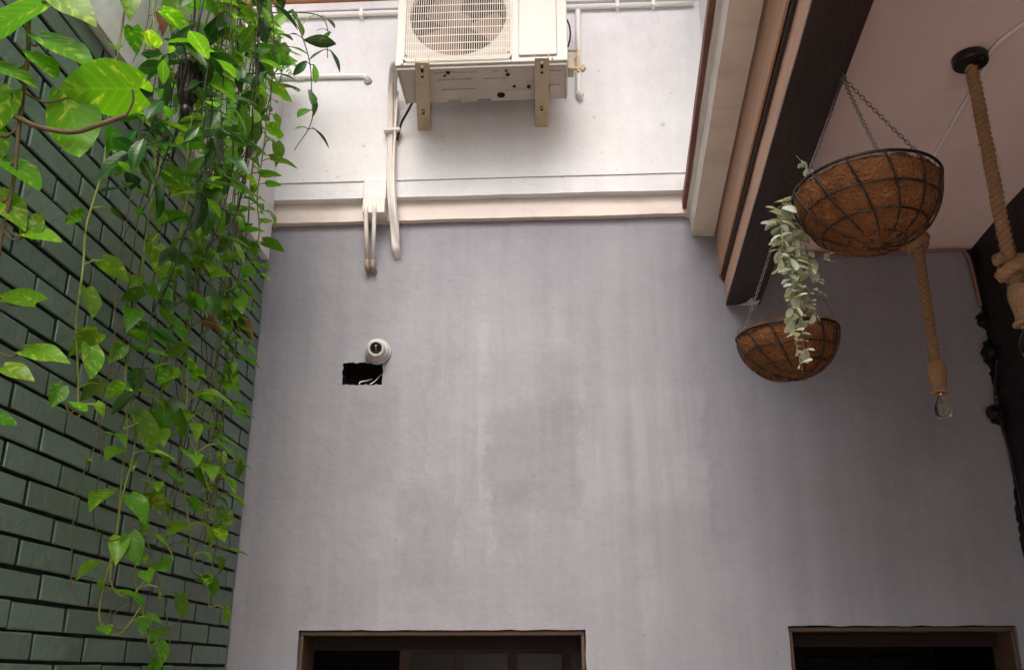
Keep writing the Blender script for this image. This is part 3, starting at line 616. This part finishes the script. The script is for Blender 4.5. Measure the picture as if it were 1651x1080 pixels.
# ------------------------------------------------------------------ hanging baskets
def chain(mb, a, b, link_len=.0175, w=.0048, r=.0012):
    a, b = Vector(a), Vector(b); d = b-a; L = d.length; n = max(3, int(L/(link_len*.72))); T = d.normalized(); u = T.orthogonal().normalized(); v_ = T.cross(u)
    for i in range(n):
        t = (i+.5)/n; c = a+d*t+Vector((0, 0, -.02*L*math.sin(math.pi*t))); s_ = u if i % 2 else v_
        pts = [c+T*(link_len*.5*math.cos(q))*(1 if abs(math.cos(q)) < .99 else 1)+s_*(w*math.sin(q)) for q in [2*math.pi*k/10 for k in range(10)]]
        mb.tube(pts, r, 5, closed=True)
    return mb
def basket(name_label, c, Rr, depth, hook, tilt, seed, over=0.0):
    r = random.Random(seed); bk = thing('hanging_basket', name_label, 'hanging basket', 'coir lined wire baskets')
    T = Matrix.Translation(c) @ Matrix.Rotation(R(tilt[0]), 4, 'X') @ Matrix.Rotation(R(tilt[1]), 4, 'Y') @ Matrix.Rotation(.3, 4, 'Z')
    def prof(t):      # t 0 rim .. 1 bottom
        a = t*math.pi/2; return Rr*math.cos(a)**.82 if a < math.pi/2-1e-6 else 0, -depth*math.sin(a)**1.08
    MB().tube([T @ Vector((Rr*math.cos(a), Rr*math.sin(a), 0)) for a in [2*math.pi*k/64 for k in range(64)]], .0042, 8, closed=True).build('rim_ring', M_wire, bk, smooth=True)
    for t in (.30, .56, .80):
        q, z = prof(t); z += .0; MB().tube([T @ Vector((q*math.cos(a)*1.006, q*math.sin(a)*1.006, z)) for a in [2*math.pi*k/56 for k in range(56)]], .0026, 6, closed=True).build('ring_wire', M_wire, bk, smooth=True)
    for k in range(13):
        a0 = 2*math.pi*k/13; pts = []
        for i in range(19):
            t = i/18*.97; q, z = prof(t); a = a0+.42*t; pts.append(T @ Vector((q*1.012*math.cos(a), q*1.012*math.sin(a), z-.001)))
        MB().tube(pts, .0027, 6).build('rib_wire', M_wire, bk, smooth=True)
    # coir shell: outside, lip, inside
    pr = []
    for i in range(22):
        q, z = prof(1-i/21); pr.append((max(q*.985-.001, 0), z+.002 if i else z))
    top = over-.012
    pr[-1] = (Rr*.972, top); pr += [(Rr*.955, top+.008), (Rr*.925, top+.006), (Rr*.90, top-.012), (Rr*.86, -.045)]
    def wob(v, t):
        k = noise.noise(v*13+Vector((seed, 0, 0)))*.007+noise.noise(v*45)*.0035
        rad = Vector((v.x, v.y, v.z*.6)); rad = rad.normalized() if rad.length > 1e-6 else Vector((0, 0, -1))
        q = v+rad*(k-.001)
        if v.z > top-.004: q.z += noise.noise((math.cos(t)*4, math.sin(t)*4, seed))*.011
        return q
    MB().lathe(pr, 88, T, wob).build('coir_liner', M_coir, bk, smooth=True)
    MB().lathe([(0, -.052), (Rr*.87, -.048), (Rr*.86, -.060), (0, -.062)], 40, T).build('soil', M_soil, bk)
    fb = MB()
    for i in range(3200):
        t = r.random()**.8*.95; a = r.uniform(0, 6.283); q, z = prof(t)
        if i % 4 == 0: z = top+.006; q = Rr*.955
        p0 = Vector((q*math.cos(a)*.985, q*math.sin(a)*.985, z)); p0 = wob(p0, a)
        nrm = Vector((math.cos(a)*max(q, .02), math.sin(a)*max(q, .02), z*1.0)).normalized(); tv = Vector((r.uniform(-1, 1), r.uniform(-1, 1), r.uniform(-1, 1)))
        dr = (tv-nrm*tv.dot(nrm)).normalized()*1.0+nrm*r.uniform(.05, .4)
        L = r.uniform(.008, .030); p1 = p0+dr*L*.5; p2 = p0+dr*L+nrm*-.004+Vector((0, 0, r.uniform(-.004, .002)))
        fb.tube([T @ p0, T @ p1, T @ p2], .0005, 3, cap=False)
    tag(fb.build('coir_fibres', M_fibre, bk), None, kind='stuff')
    for a in (R(203), R(262), R(345)):
        e = T @ Vector((Rr*math.cos(a-.3), Rr*math.sin(a-.3), .002)); chain(MB(), hook+Vector((0, 0, -.012)), e).build('chain', M_chain, bk, smooth=True)
    MB().tube(smoothpath([hook+Vector((0, 0, .003)), hook+Vector((.004, 0, -.006)), hook+Vector((.009, 0, -.016)), hook+Vector((0, 0, -.022)), hook+Vector((-.008, 0, -.014))], 5), .0022, 6).build('hook', M_chain, bk, smooth=True)
    return bk, T
B1, T1 = basket('larger coir lined wire basket near the ceiling with pale trailing plant', Vector((.813, 2.235, 2.945)), .187, .168, Vector((.797, 2.245, 3.314)), (-2, -2), 3)
B2, T2 = basket('smaller coir lined wire basket hanging lower against the grey wall', Vector((.792, 3.115, 2.858)), .174, .160, Vector((.808, 3.10, 3.314)), (3, -3), 8, over=.014)

# ------------------------------------------------------------------ leaves
def leaf_mesh(name, m, prof, fold, droop, wav, seed, n=7, thick=False):
    """unit leaf: petiole joint at origin, blade along +Y, top +Z; prof(t) half width"""
    vs = []; fs = []; r = random.Random(seed); ph = r.uniform(0, 6)
    for i in range(n+1):
        t = i/n; w = prof(t); yb = t-(.10*(1-t)**6 if t < .3 else 0); zc = -droop*t*t
        for s_ in (-1, -.55, 0, .55, 1):
            x = s_*w; back = .12*max(0, (.25-t))*4*abs(s_) if name.startswith('pothos') else 0
            z = zc+fold*abs(s_)*w*1.0-.35*fold*(s_*s_)*w+wav*math.sin(ph+t*8+s_*2)*abs(s_)*w
            vs.append((x, yb-back, z))
    for i in range(n):
        for k in range(4): fs.append((i*5+k, i*5+k+1, i*5+6+k, i*5+5+k))
    mb = MB().add(vs, fs)
    me = bpy.data.meshes.new(name); me.from_pydata(mb.v, [], mb.f); me.materials.append(m); me.polygons.foreach_set('use_smooth', [True]*len(me.polygons)); me.update(); return me
heart = lambda t: .40*(math.sin(math.pi*min(1, (t*.93+.07))**.72)**.85)*(1-.25*t)*(1 if t < 1 else 0)+.004
broad = lambda t: .43*(math.sin(math.pi*min(1, (t*.93+.07))**.8)**.72)*(1-.15*t)*(1 if t < 1 else 0)+.004
oval = lambda t: .23*math.sin(math.pi*min(1, t*.97+.015))**.8+.003
lance = lambda t: .185*math.sin(math.pi*min(1, t*.96+.02)**.85)**.95+.003
rounded = lambda t: .42*math.sin(math.pi*min(1, t*.94+.03))**.6+.003
LP = [leaf_mesh('pothos_leaf', L_pothos, heart, .45, d_, .10, i) for i, d_ in enumerate((.18, .35, .10, .5))]
LG = [leaf_mesh('pothos_leaf', L_golden, heart, .40, d_, .10, i+10) for i, d_ in enumerate((.2, .38, .12))]
LBIG = [leaf_mesh('pothos_leaf', L_golden, heart, .25, .22, .07, 20, n=12), leaf_mesh('pothos_leaf', L_plain, broad, .2, .16, .05, 21, n=12)]
LD = [leaf_mesh('waxy_leaf', L_deep, oval, .55, d_, .05, i+30, n=6) for i, d_ in enumerate((.15, .3, .05))]
LM = [leaf_mesh('waxy_leaf', L_mid, oval, .45, d_, .05, i+40, n=6) for i, d_ in enumerate((.15, .3, .05))]
LPALE = [leaf_mesh('sage_leaf', L_pale, rounded, .5, d_, .05, i+50, n=5) for i, d_ in enumerate((.1, .25))]
LF = [leaf_mesh('frond_leaflet', L_fern, lance, .3, .25, .05, 60, n=5)]
LDRY = [leaf_mesh('dry_leaf', M_dry, heart, .9, .8, .3, 70)]
def place_leaf(parent, me, base, direc, upv, size):
    y = Vector(direc).normalized(); z = Vector(upv); z = (z-y*z.dot(y)); z = z.normalized() if z.length > 1e-4 else y.orthogonal().normalized(); x = y.cross(z)
    M = Matrix(((x.x, y.x, z.x, 0), (x.y, y.y, z.y, 0), (x.z, y.z, z.z, 0), (0, 0, 0, 1)))
    return link('leaf', me, parent, Matrix.Translation(base) @ M @ Matrix.Scale(size, 4))
def vine(parent, path, r, meshes, step, size, pet, stem_mat, stem_r=.0026, spread=1.1, droop=(-.15, .7), start=0, pairs=1, out=Vector((1, -.35, 0)), taper=.5, up=(0, 0, 1), face=.35):
    P = smoothpath(path, 8); wig = r.uniform(0, 99)
    P = [p+Vector((noise.noise((p.z*5, wig, 0))*.022, noise.noise((p.z*5, wig, 7))*.022, 0))*min(1, i*.1) for i, p in enumerate(P)]
    st = MB().tube(P, lambda t: stem_r*(1-taper*t), 6)
    L = 0; nxt = step*r.random(); tot = sum((P[i+1]-P[i]).length for i in range(len(P)-1)); side = 1
    for i in range(len(P)-1):
        seg = P[i+1]-P[i]; sl_ = seg.length
        while L+sl_ > nxt:
            p = P[i]+seg*((nxt-L)/sl_); fr_ = nxt/tot; nxt += step*r.uniform(.6, 1.45)
            if fr_ < start: continue
            for q in range(pairs):
                a = math.atan2(out.y, out.x)+side*r.uniform(.15, spread)+(math.pi*q if pairs > 1 else 0); side = -side if pairs == 1 else side
                dr = Vector((math.cos(a), math.sin(a), 0)); L2 = pet*r.uniform(.6, 1.4)
                dz = -r.uniform(*droop)
                if p.x+dr.x*(L2+size*.6) < -1.36: dr.x = abs(dr.x)
                b = p+dr*L2+Vector((0, 0, L2*r.uniform(-.1, .55)))
                st.tube([p, (p+b)/2+Vector((0, 0, L2*.18)), b], stem_r*.55, 5, cap=False)
                sz = size*r.choice((.5, .7, .85, 1, 1.15, 1.35))*r.uniform(.9, 1.1)*(1-.35*max(0, fr_-.75)*4*.6)
                d2 = (dr+Vector((r.uniform(-.3, .3), r.uniform(-.3, .3), dz))).normalized()
                upv = Vector(up)+Vector((r.uniform(-.45, .45), r.uniform(-.6, .3), 0))
                if r.random() < face:      # blade hanging, its face turned out to the light
                    d2 = (dr*.45+Vector((r.uniform(-.3, .3), r.uniform(-.3, .3), -r.uniform(.5, 1.1)))).normalized(); upv = Vector((.55, -.5, .45))+Vector((r.uniform(-.4, .4), r.uniform(-.4, .4), 0))
                    if r.random() < .3: d2 = Vector((r.uniform(-1, 1), r.uniform(-1, 1), r.uniform(-.5, .1))).normalized(); upv = Vector((-.35, .5, .75))
                place_leaf(parent, LDRY[0] if (size > .05 and r.random() < .005) else meshes[r.randrange(len(meshes))], b, d2, upv, sz)
            if pairs > 1: side = r.choice((-1, 1))*1
        L += sl_
    return st
def over(y, x=-1.29, ztop=4.45):      # a stem leaving the trough, arching over the parapet edge
    return [(-1.53, y-.02, 4.573), (-1.46, y-.01, ztop+.16), (-1.36, y, ztop+.11), (x, y, ztop-.08)]
vr = random.Random(21)
mix = lambda a, b, k: [*a]*k+[*b]
PM = LP+LG
vines = [
 ('pothos vine with yellowish stem curling up at its tip, leftmost of the hanging strands', [2.24], [[(-1.29, 2.245, 3.7), (-1.28, 2.25, 3.03), (-1.27, 2.225, 2.70), (-1.26, 2.27, 2.44), (-1.22, 2.23, 2.36), (-1.22, 2.17, 2.36), (-1.23, 2.13, 2.42)]], .072, .088),
 ('pothos vine with long straight bare stem ending in an upturned hook near the bottom', [2.56], [[(-1.28, 2.56, 3.7), (-1.28, 2.57, 3.0), (-1.28, 2.575, 2.58), (-1.27, 2.63, 2.33), (-1.28, 2.62, 2.0), (-1.28, 2.62, 1.88), (-1.25, 2.68, 1.85), (-1.22, 2.74, 1.93)]], .095, .095),
 ('longest pothos vine, its tip reaching the bottom edge of the brick wall', [2.79], [[(-1.28, 2.79, 3.7), (-1.28, 2.815, 3.1), (-1.28, 2.82, 2.62), (-1.27, 2.79, 2.35), (-1.27, 2.775, 2.05), (-1.26, 2.86, 1.88), (-1.25, 2.99, 1.74), (-1.24, 3.03, 1.66)]], .075, .10),
 ('bushy pothos vine hanging in front of bricks between the two long strands', [2.93], [[(-1.25, 2.93, 3.6), (-1.25, 2.90, 3.1), (-1.24, 2.88, 2.68), (-1.22, 2.92, 2.36), (-1.20, 2.95, 2.20), (-1.18, 2.99, 2.08)]], .066, .10),
 ('pothos vine beside the wall corner with leaves reaching over the grey wall', [3.42], [[(-1.28, 3.42, 3.7), (-1.28, 3.38, 3.2), (-1.28, 3.38, 2.74), (-1.27, 3.37, 2.36), (-1.25, 3.33, 2.08), (-1.22, 3.28, 1.96), (-1.2, 3.2, 2.0)]], .085, .082),
 ('thin pothos vine just left of the corner vine, ending in a tangle', [3.30], [[(-1.30, 3.30, 3.7), (-1.30, 3.31, 3.2), (-1.29, 3.29, 2.62), (-1.28, 3.30, 2.3), (-1.24, 3.28, 2.12)]], .095, .075),
 ('short pothos vine trailing down the white parapet to the brick edge', [3.29], [[(-1.30, 3.29, 3.9), (-1.30, 3.30, 3.5), (-1.29, 3.33, 3.2), (-1.28, 3.34, 2.95)]], .070, .075),
 ('pothos vine nearest the white wall corner, ending by the ledge', [3.55], [[(-1.29, 3.54, 3.9), (-1.28, 3.52, 3.6), (-1.27, 3.52, 3.40), (-1.26, 3.50, 3.25)]], .062, .080),
]
for lab, ys, paths, step, size in vines:
    zlow = paths[0][-1][2] < 2.3
    t = thing('pothos_vine', lab, 'vine', 'trailing pothos vines')
    allst = MB()
    for y0, pth in zip(ys, paths):
        s_ = vine(t, over(y0)+pth, vr, mix(LP, LG, 2), step, size, .045, M_stem, .0046, 1.25)
        allst.add(s_.v, s_.f)
    if zlow and ys[0] > 2.4:
        for k in range(1):
            o_ = Vector((vr.uniform(-.02, .06), vr.uniform(-.10, .10), vr.uniform(.05, .30)))
            pts2 = [Vector(p)+o_*min(1, i*.3) for i, p in enumerate(paths[0][1:])]
            s_ = vine(t, over(ys[0]+o_.y*.5, -1.27)+[tuple(p) for p in pts2], vr, mix(LP, LG, 2), .105, size*.95, .05, M_stem, .0036, 1.5, start=.5); allst.add(s_.v, s_.f)
    # one or two side runners in the upper, bushier part
    for k in range(1 if ys[0] < 3.2 else 0):
        yy = ys[0]+vr.uniform(-.07, .07); xx = -1.29+vr.uniform(0, .10); zb_ = vr.uniform(2.95, 3.4)
        s_ = vine(t, over(yy, xx)+[(xx, yy, 3.9), (xx+.02, yy+.02, (3.9+zb_)/2), (xx+.03, yy, zb_)], vr, PM, .13, .085, .045, M_stem, .0030, 1.3)
        allst.add(s_.v, s_.f)
    allst.build('stem', M_stem, t, smooth=True)

t = thing('bare_runner', 'thin tangled nearly leafless runners crossing the lower bricks', 'vine'); allst = MB()
br_ = random.Random(9)
for k in range(9):
    y0 = br_.uniform(2.5, 3.45); z0 = br_.uniform(2.9, 3.5); zb_ = br_.uniform(1.85, 2.3); x0_ = br_.uniform(-1.33, -1.26)
    pth = [(x0_, y0, z0)]+[(x0_+br_.uniform(-.02, .05), y0+br_.uniform(-.06, .06), z0+(zb_-z0)*f) for f in (.3, .55, .8, 1)]
    pth += [(x0_+.05, y0+.05, zb_-.03), (x0_+.07, y0+.10, zb_+.05)]
    s_ = vine(t, over(y0, x0_)+pth, br_, LP, .32, .065, .05, M_stem_b, .0024, 1.4, start=.4); allst.add(s_.v, s_.f)
allst.build('stem', M_stem_b, t, smooth=True)

# dark glossy vines that mass in the upper middle
darks = [
 ('waxy dark leaved vine sweeping down left across the bricks', [[(-1.15, 2.30, 4.3), (-1.12, 2.34, 3.7), (-1.10, 2.36, 3.4), (-1.13, 2.32, 3.15), (-1.16, 2.26, 2.95)], [(-1.10, 2.5, 4.2), (-1.05, 2.48, 3.7), (-1.06, 2.5, 3.3), (-1.10, 2.47, 3.0), (-1.15, 2.45, 2.75)]]),
 ('waxy dark leaved vine with a long black stem reaching the middle of the bricks', [[(-1.15, 2.62, 4.3), (-1.13, 2.62, 3.7), (-1.14, 2.60, 3.2), (-1.17, 2.52, 2.85), (-1.20, 2.47, 2.55), (-1.21, 2.45, 2.38)], [(-1.18, 2.72, 4.3), (-1.10, 2.70, 3.7), (-1.10, 2.72, 3.25), (-1.14, 2.68, 2.98)]]),
 ('waxy dark leaved vine clustered right behind the black net pot', [[(-1.12, 2.80, 4.3), (-1.08, 2.80, 3.8), (-1.08, 2.82, 3.4), (-1.12, 2.80, 3.1)], [(-1.18, 2.95, 4.3), (-1.12, 2.95, 3.85), (-1.13, 2.97, 3.65), (-1.16, 2.95, 3.5)]]),
 ('waxy dark leaved vine arching out over the white wall near the top', [[(-1.15, 3.38, 4.45), (-1.07, 3.36, 4.22), (-1.05, 3.38, 4.0), (-1.08, 3.36, 3.8)], [(-1.1, 3.5, 4.6), (-1.04, 3.48, 4.5), (-1.02, 3.5, 4.36)]]),
]
for lab, paths in darks:
    t = thing('waxy_vine', lab, 'vine', 'dark waxy vines'); allst = MB(); nk = 1 if 'arching' in lab or 'sweeping' in lab or 'long black' in lab else 2
    for pth in paths:
        y0 = pth[0][1]
        for k in range(nk):
            o_ = Vector((vr.uniform(-.06, .06), vr.uniform(-.07, .07), vr.uniform(-.05, .08)))*(k and 1)
            q = [(-1.53, y0, 4.573), (-1.45, y0, 4.66), (-1.32, y0, 4.62)]+[tuple(Vector(p)+o_) for p in (pth if not k else pth[:-1])]
            s_ = vine(t, q, vr, LD+LD+LM, .108, .088, .018, M_stem_d, .0036, 1.5, (-.5, .55), start=.12, pairs=2, up=(.2, -.3, 1), face=.65)
            allst.add(s_.v, s_.f)
    allst.build('stem', M_stem_d, t, smooth=True)
# mid green bunch behind and above, filling towards the parapet edge
fill = [('bright green bushy pothos spilling over the parapet at the top', [(2.68, 3.55), (2.98, 3.75)]), ('light green pothos crown at the parapet corner beside the fern', [(3.50, 4.25)])]
for lab, ys in fill:
    t = thing('pothos_vine', lab, 'vine', 'trailing pothos vines'); allst = MB()
    for y0, zb_ in ys:
        xx = -1.22+vr.uniform(-.06, .08)
        s_ = vine(t, over(y0, xx)+[(xx, y0, 4.2), (xx+.02, y0, (4.2+zb_)/2), (xx, y0, zb_)], vr, LP+LM+LG, .11, .10, .05, M_stem, .0034, 1.4, start=.2, face=.6)
        allst.add(s_.v, s_.f)
    allst.build('stem', M_stem_b, t, smooth=True)
# dry hanging roots and a few dry leaves
t = thing('dry_runner', 'brown leafless runner with dry leaves on the white parapet', 'vine'); allst = MB()
for y0, zb_ in ((2.42, 3.55), (2.47, 3.62), (2.70, 3.4), (3.22, 4.0)):
    s_ = vine(t, over(y0, -1.325)+[(-1.325, y0, 4.0), (-1.32, y0+.02, (4.0+zb_)/2), (-1.325, y0-.01, zb_)], vr, LDRY, .34, .055, .05, M_stem_b, .0024, 1.2); allst.add(s_.v, s_.f)
allst.build('stem', M_stem_b, t, smooth=True)
# black net pot on a hanging wire
npot = thing('net_pot', 'small black hanging net pot full of roots among the vines', 'pot')
nc = Vector((-1.06, 2.25, 3.36))
MB().tube([nc+Vector((0, 0, .04)), nc+Vector((.004, .004, .3)), nc+Vector((0, 0, .72)), nc+Vector((-.20, .05, 1.22)), nc+Vector((-.42, .05, 1.29))], .0045, 6).build('hanger_wire', M_wire, npot, smooth=True)
b = MB()
for k in range(9):
    a = 2*math.pi*k/9; b.tube([nc+Vector((rr*math.cos(a+tw), rr*math.sin(a+tw), z)) for rr, z, tw in ((.032, .055, 0), (.034, .0, .2), (.028, -.05, .4), (.012, -.085, .6))], .0028, 5)
    b.tube([nc+Vector((rr*math.cos(a-tw), rr*math.sin(a-tw), z)) for rr, z, tw in ((.032, .055, 0), (.034, .0, .2), (.028, -.05, .4), (.012, -.085, .6))], .0022, 5)
b.build('net', M_wire, npot); MB().lathe([(0, -.115), (.012, -.110), (.016, -.095), (.013, -.080), (0, -.078)], 14, Matrix.Translation(nc)).build('bottom_weight', M_wire, npot, smooth=True)
MB().lathe([(0, -.075), (.020, -.05), (.027, 0), (.024, .045), (0, .05)], 18, Matrix.Translation(nc), lambda v, t: v*(1+.25*noise.noise(v*60))).build('root_ball', mat('root_ball', (.05, .04, .035), .9, var=.6, scale=90, bump=.8, bscale=150), npot)
MB().tube([nc+Vector((.033*math.cos(a), .033*math.sin(a), .056)) for a in [2*math.pi*k/24 for k in range(24)]], .0035, 6, closed=True).build('pot_rim', M_chain, npot, smooth=True)

t = thing('waxy_vine', 'waxy dark leaved vine growing round the black net pot', 'vine', 'dark waxy vines'); allst = MB()
for k in range(6):
    a = 2*math.pi*k/6+.3; q = Vector((math.cos(a), math.sin(a), 0)); L_ = vr.uniform(.18, .42)
    pth = [nc+q*.02+Vector((0, 0, .05)), nc+q*.06+Vector((0, 0, .09)), nc+q*.10+Vector((0, 0, .02)), nc+q*.11+Vector((0, 0, .02-L_*.5)), nc+q*.13+Vector((0, 0, .02-L_))]
    s_ = vine(t, [tuple(p) for p in pth], vr, LD+LD+LM, .062, .085, .012, M_stem_d, .0030, 1.5, (-.5, .55), pairs=2, up=(.2, -.3, 1)); allst.add(s_.v, s_.f)
allst.build('stem', M_stem_d, t, smooth=True)

# large-leaved pothos in the near left corner; each entry: leaf joint, blade direction, up, length
t = thing('large_pothos', 'large leaved golden pothos in front of the bricks at the left edge', 'vine')
big = [((-1.13, 1.80, 3.005), (.20, .30, -.9), (-.3, .75, .6), .150, 1), ((-.975, 1.79, 3.015), (-1, .02, .10), (-.3, .6, .7), .165, 1),
       ((-1.185, 1.75, 3.135), (1, .05, -.45), (.15, -.8, .8), .150, 0), ((-1.20, 1.75, 3.09), (.9, .05, -.75), (.2, -.6, .8), .085, 1),
       ((-1.285, 1.74, 3.06), (1, .1, -.35), (.1, -.7, .8), .115, 0), ((-1.20, 1.72, 3.20), (-.5, -.1, -.45), (0, -1, .4), .15, 1), ((-1.16, 1.73, 3.235), (.5, 0, -.3), (0, -.9, .6), .12, 0),
       ((-1.265, 1.83, 2.86), (1, .1, -.7), (.2, -.6, .8), .105, 1), ((-1.28, 1.85, 2.78), (.75, .1, -.75), (.3, -.8, .6), .10, 0), ((-1.215, 1.885, 2.70), (1, .05, -.15), (0, -.75, .7), .075, 1), ((-1.22, 1.89, 2.70), (.2, .0, .9), (.2, -1, .1), .07, 0),
       ((-1.20, 1.92, 2.545), (-1, 0, .32), (0, -.75, .75), .105, 1), ((-1.225, 1.975, 2.445), (1, .05, -.12), (0, -.75, .7), .10, 0), ((-1.31, 2.02, 2.30), (1, .1, -.15), (0, -.7, .75), .06, 1),
       ((-1.25, 1.77, 3.0), (-.3, .1, -.9), (.3, -.8, .5), .09, 0), ((-1.29, 1.80, 2.92), (.2, 0, -1), (.2, -1, .2), .08, 1), ((-1.22, 1.90, 2.38), (1, 0, -.3), (0, -.8, .7), .07, 0)]
st = MB()
main = smoothpath([(-1.24, 1.73, 3.9), (-1.235, 1.74, 3.3), (-1.225, 1.765, 3.10), (-1.235, 1.80, 2.93), (-1.245, 1.835, 2.80), (-1.27, 1.87, 2.66), (-1.29, 1.93, 2.5), (-1.30, 2.0, 2.3)], 8)
st.tube(smoothpath(over(1.70, -1.3)+[(-1.25, 1.72, 4.0), (-1.24, 1.73, 3.9)], 5), .006, 8); st.tube(main, lambda u: .0065-.003*u, 8)
st.tube(smoothpath([(-1.35, 1.78, 2.99), (-1.27, 1.785, 2.965), (-1.19, 1.79, 2.925), (-1.11, 1.80, 2.912), (-1.05, 1.80, 2.928), (-.99, 1.81, 2.96)], 8), .0062, 8)
for j, d_, u_, s_, k in big:
    place_leaf(t, LBIG[k], Vector(j), d_, u_, s_)
    if s_ == .165: st.tube(smoothpath([(-.99, 1.81, 2.96), (-.975, 1.80, 2.99), j], 5), .0028, 6); continue
    q = min(main, key=lambda p: (p-Vector(j)).length+max(0, Vector(j).z-p.z)*.5); mid = (q+Vector(j))/2+Vector((0, 0, -.02)); st.tube(smoothpath([q, mid, j], 5), .0028, 6)
st.build('stem', M_stem_b, t, smooth=True)

# fern at the parapet corner
fe = thing('fern', 'small bright fern fanning out at the parapet corner against white wall', 'fern')
st = MB()
for k, (dx, dy, dz) in enumerate(((.16, .02, .02), (.19, -.02, -.05), (.17, -.03, -.10), (.13, 0, .07), (.14, -.06, -.14), (.10, -.05, .10), (.20, -.06, -.01))):
    b0 = Vector((-1.41, 3.70, 4.50)); e = b0+Vector((dx, dy, dz)); pth = smoothpath([b0, b0+Vector((dx*.5, dy*.5, dz*.4+.05)), e], 7); st.tube(pth, .0012, 5)
    for i in range(3, len(pth)):
        T = (pth[i]-pth[i-1]).normalized(); sd_ = T.cross(Vector((0, -.4, 1))).normalized(); f = i/len(pth)
        for s_ in (-1, 1): place_leaf(fe, LF[0], pth[i], T*.75+sd_*s_, (0, -.5, 1), .050*(1.15-f*.7))
st.build('stem', M_stem, fe, smooth=True)
MB().box(-1.50, -1.40, 3.72, 3.82, 4.434, 4.52).build('pot', M_pot, fe, bevel=.006)

# pale trailing plant in the larger basket
tp = thing('trailing_plant', 'pale sage trailing plant spilling from the larger basket', 'plant')
tr_ = random.Random(5); allst = MB()
strands = [(.632, 2.33, .45, -.005), (.645, 2.35, .34, .0), (.622, 2.31, .30, -.01), (.66, 2.36, .30, .02), (.645, 2.31, .24, -.01), (.618, 2.28, .12, -.025), (.68, 2.37, .22, .02), (.630, 2.34, .40, .0), (.612, 2.30, .20, -.02), (.655, 2.33, .20, .03)]
for x, y, L, dx in strands:
    z0 = 2.925; path = [(x+.05, y-.02, z0-.03), (x+.02, y-.005, z0+.025), (x-.012, y+.005, z0-.01), (x-.008+dx*.3, y+.006, z0-L*.35), (x-.004+dx*.7, y+.004, z0-L*.7), (x+dx, y, z0-L)]
    s_ = vine(tp, path, tr_, LPALE, .023, .029, .004, M_palestem, 0.0016, 1.6, (-.35, .5), start=.14, pairs=2, out=Vector((-.4, -1, 0)), up=(0, -.5, 1)); allst.add(s_.v, s_.f)
for path in ([(.70, 2.2, 2.93), (.66, 2.2, 2.99), (.63, 2.2, 3.03)], [(.718, 2.30, 2.81), (.720, 2.305, 2.785), (.721, 2.305, 2.765)]):
    s_ = vine(tp, path, tr_, LPALE, .02, .020, .003, M_palestem, .0014, 1.6, (-.6, .3), pairs=2, out=Vector((-.4, -1, 0)), up=(0, -.5, 1)); allst.add(s_.v, s_.f)
allst.build('stem', M_palestem, tp, smooth=True)
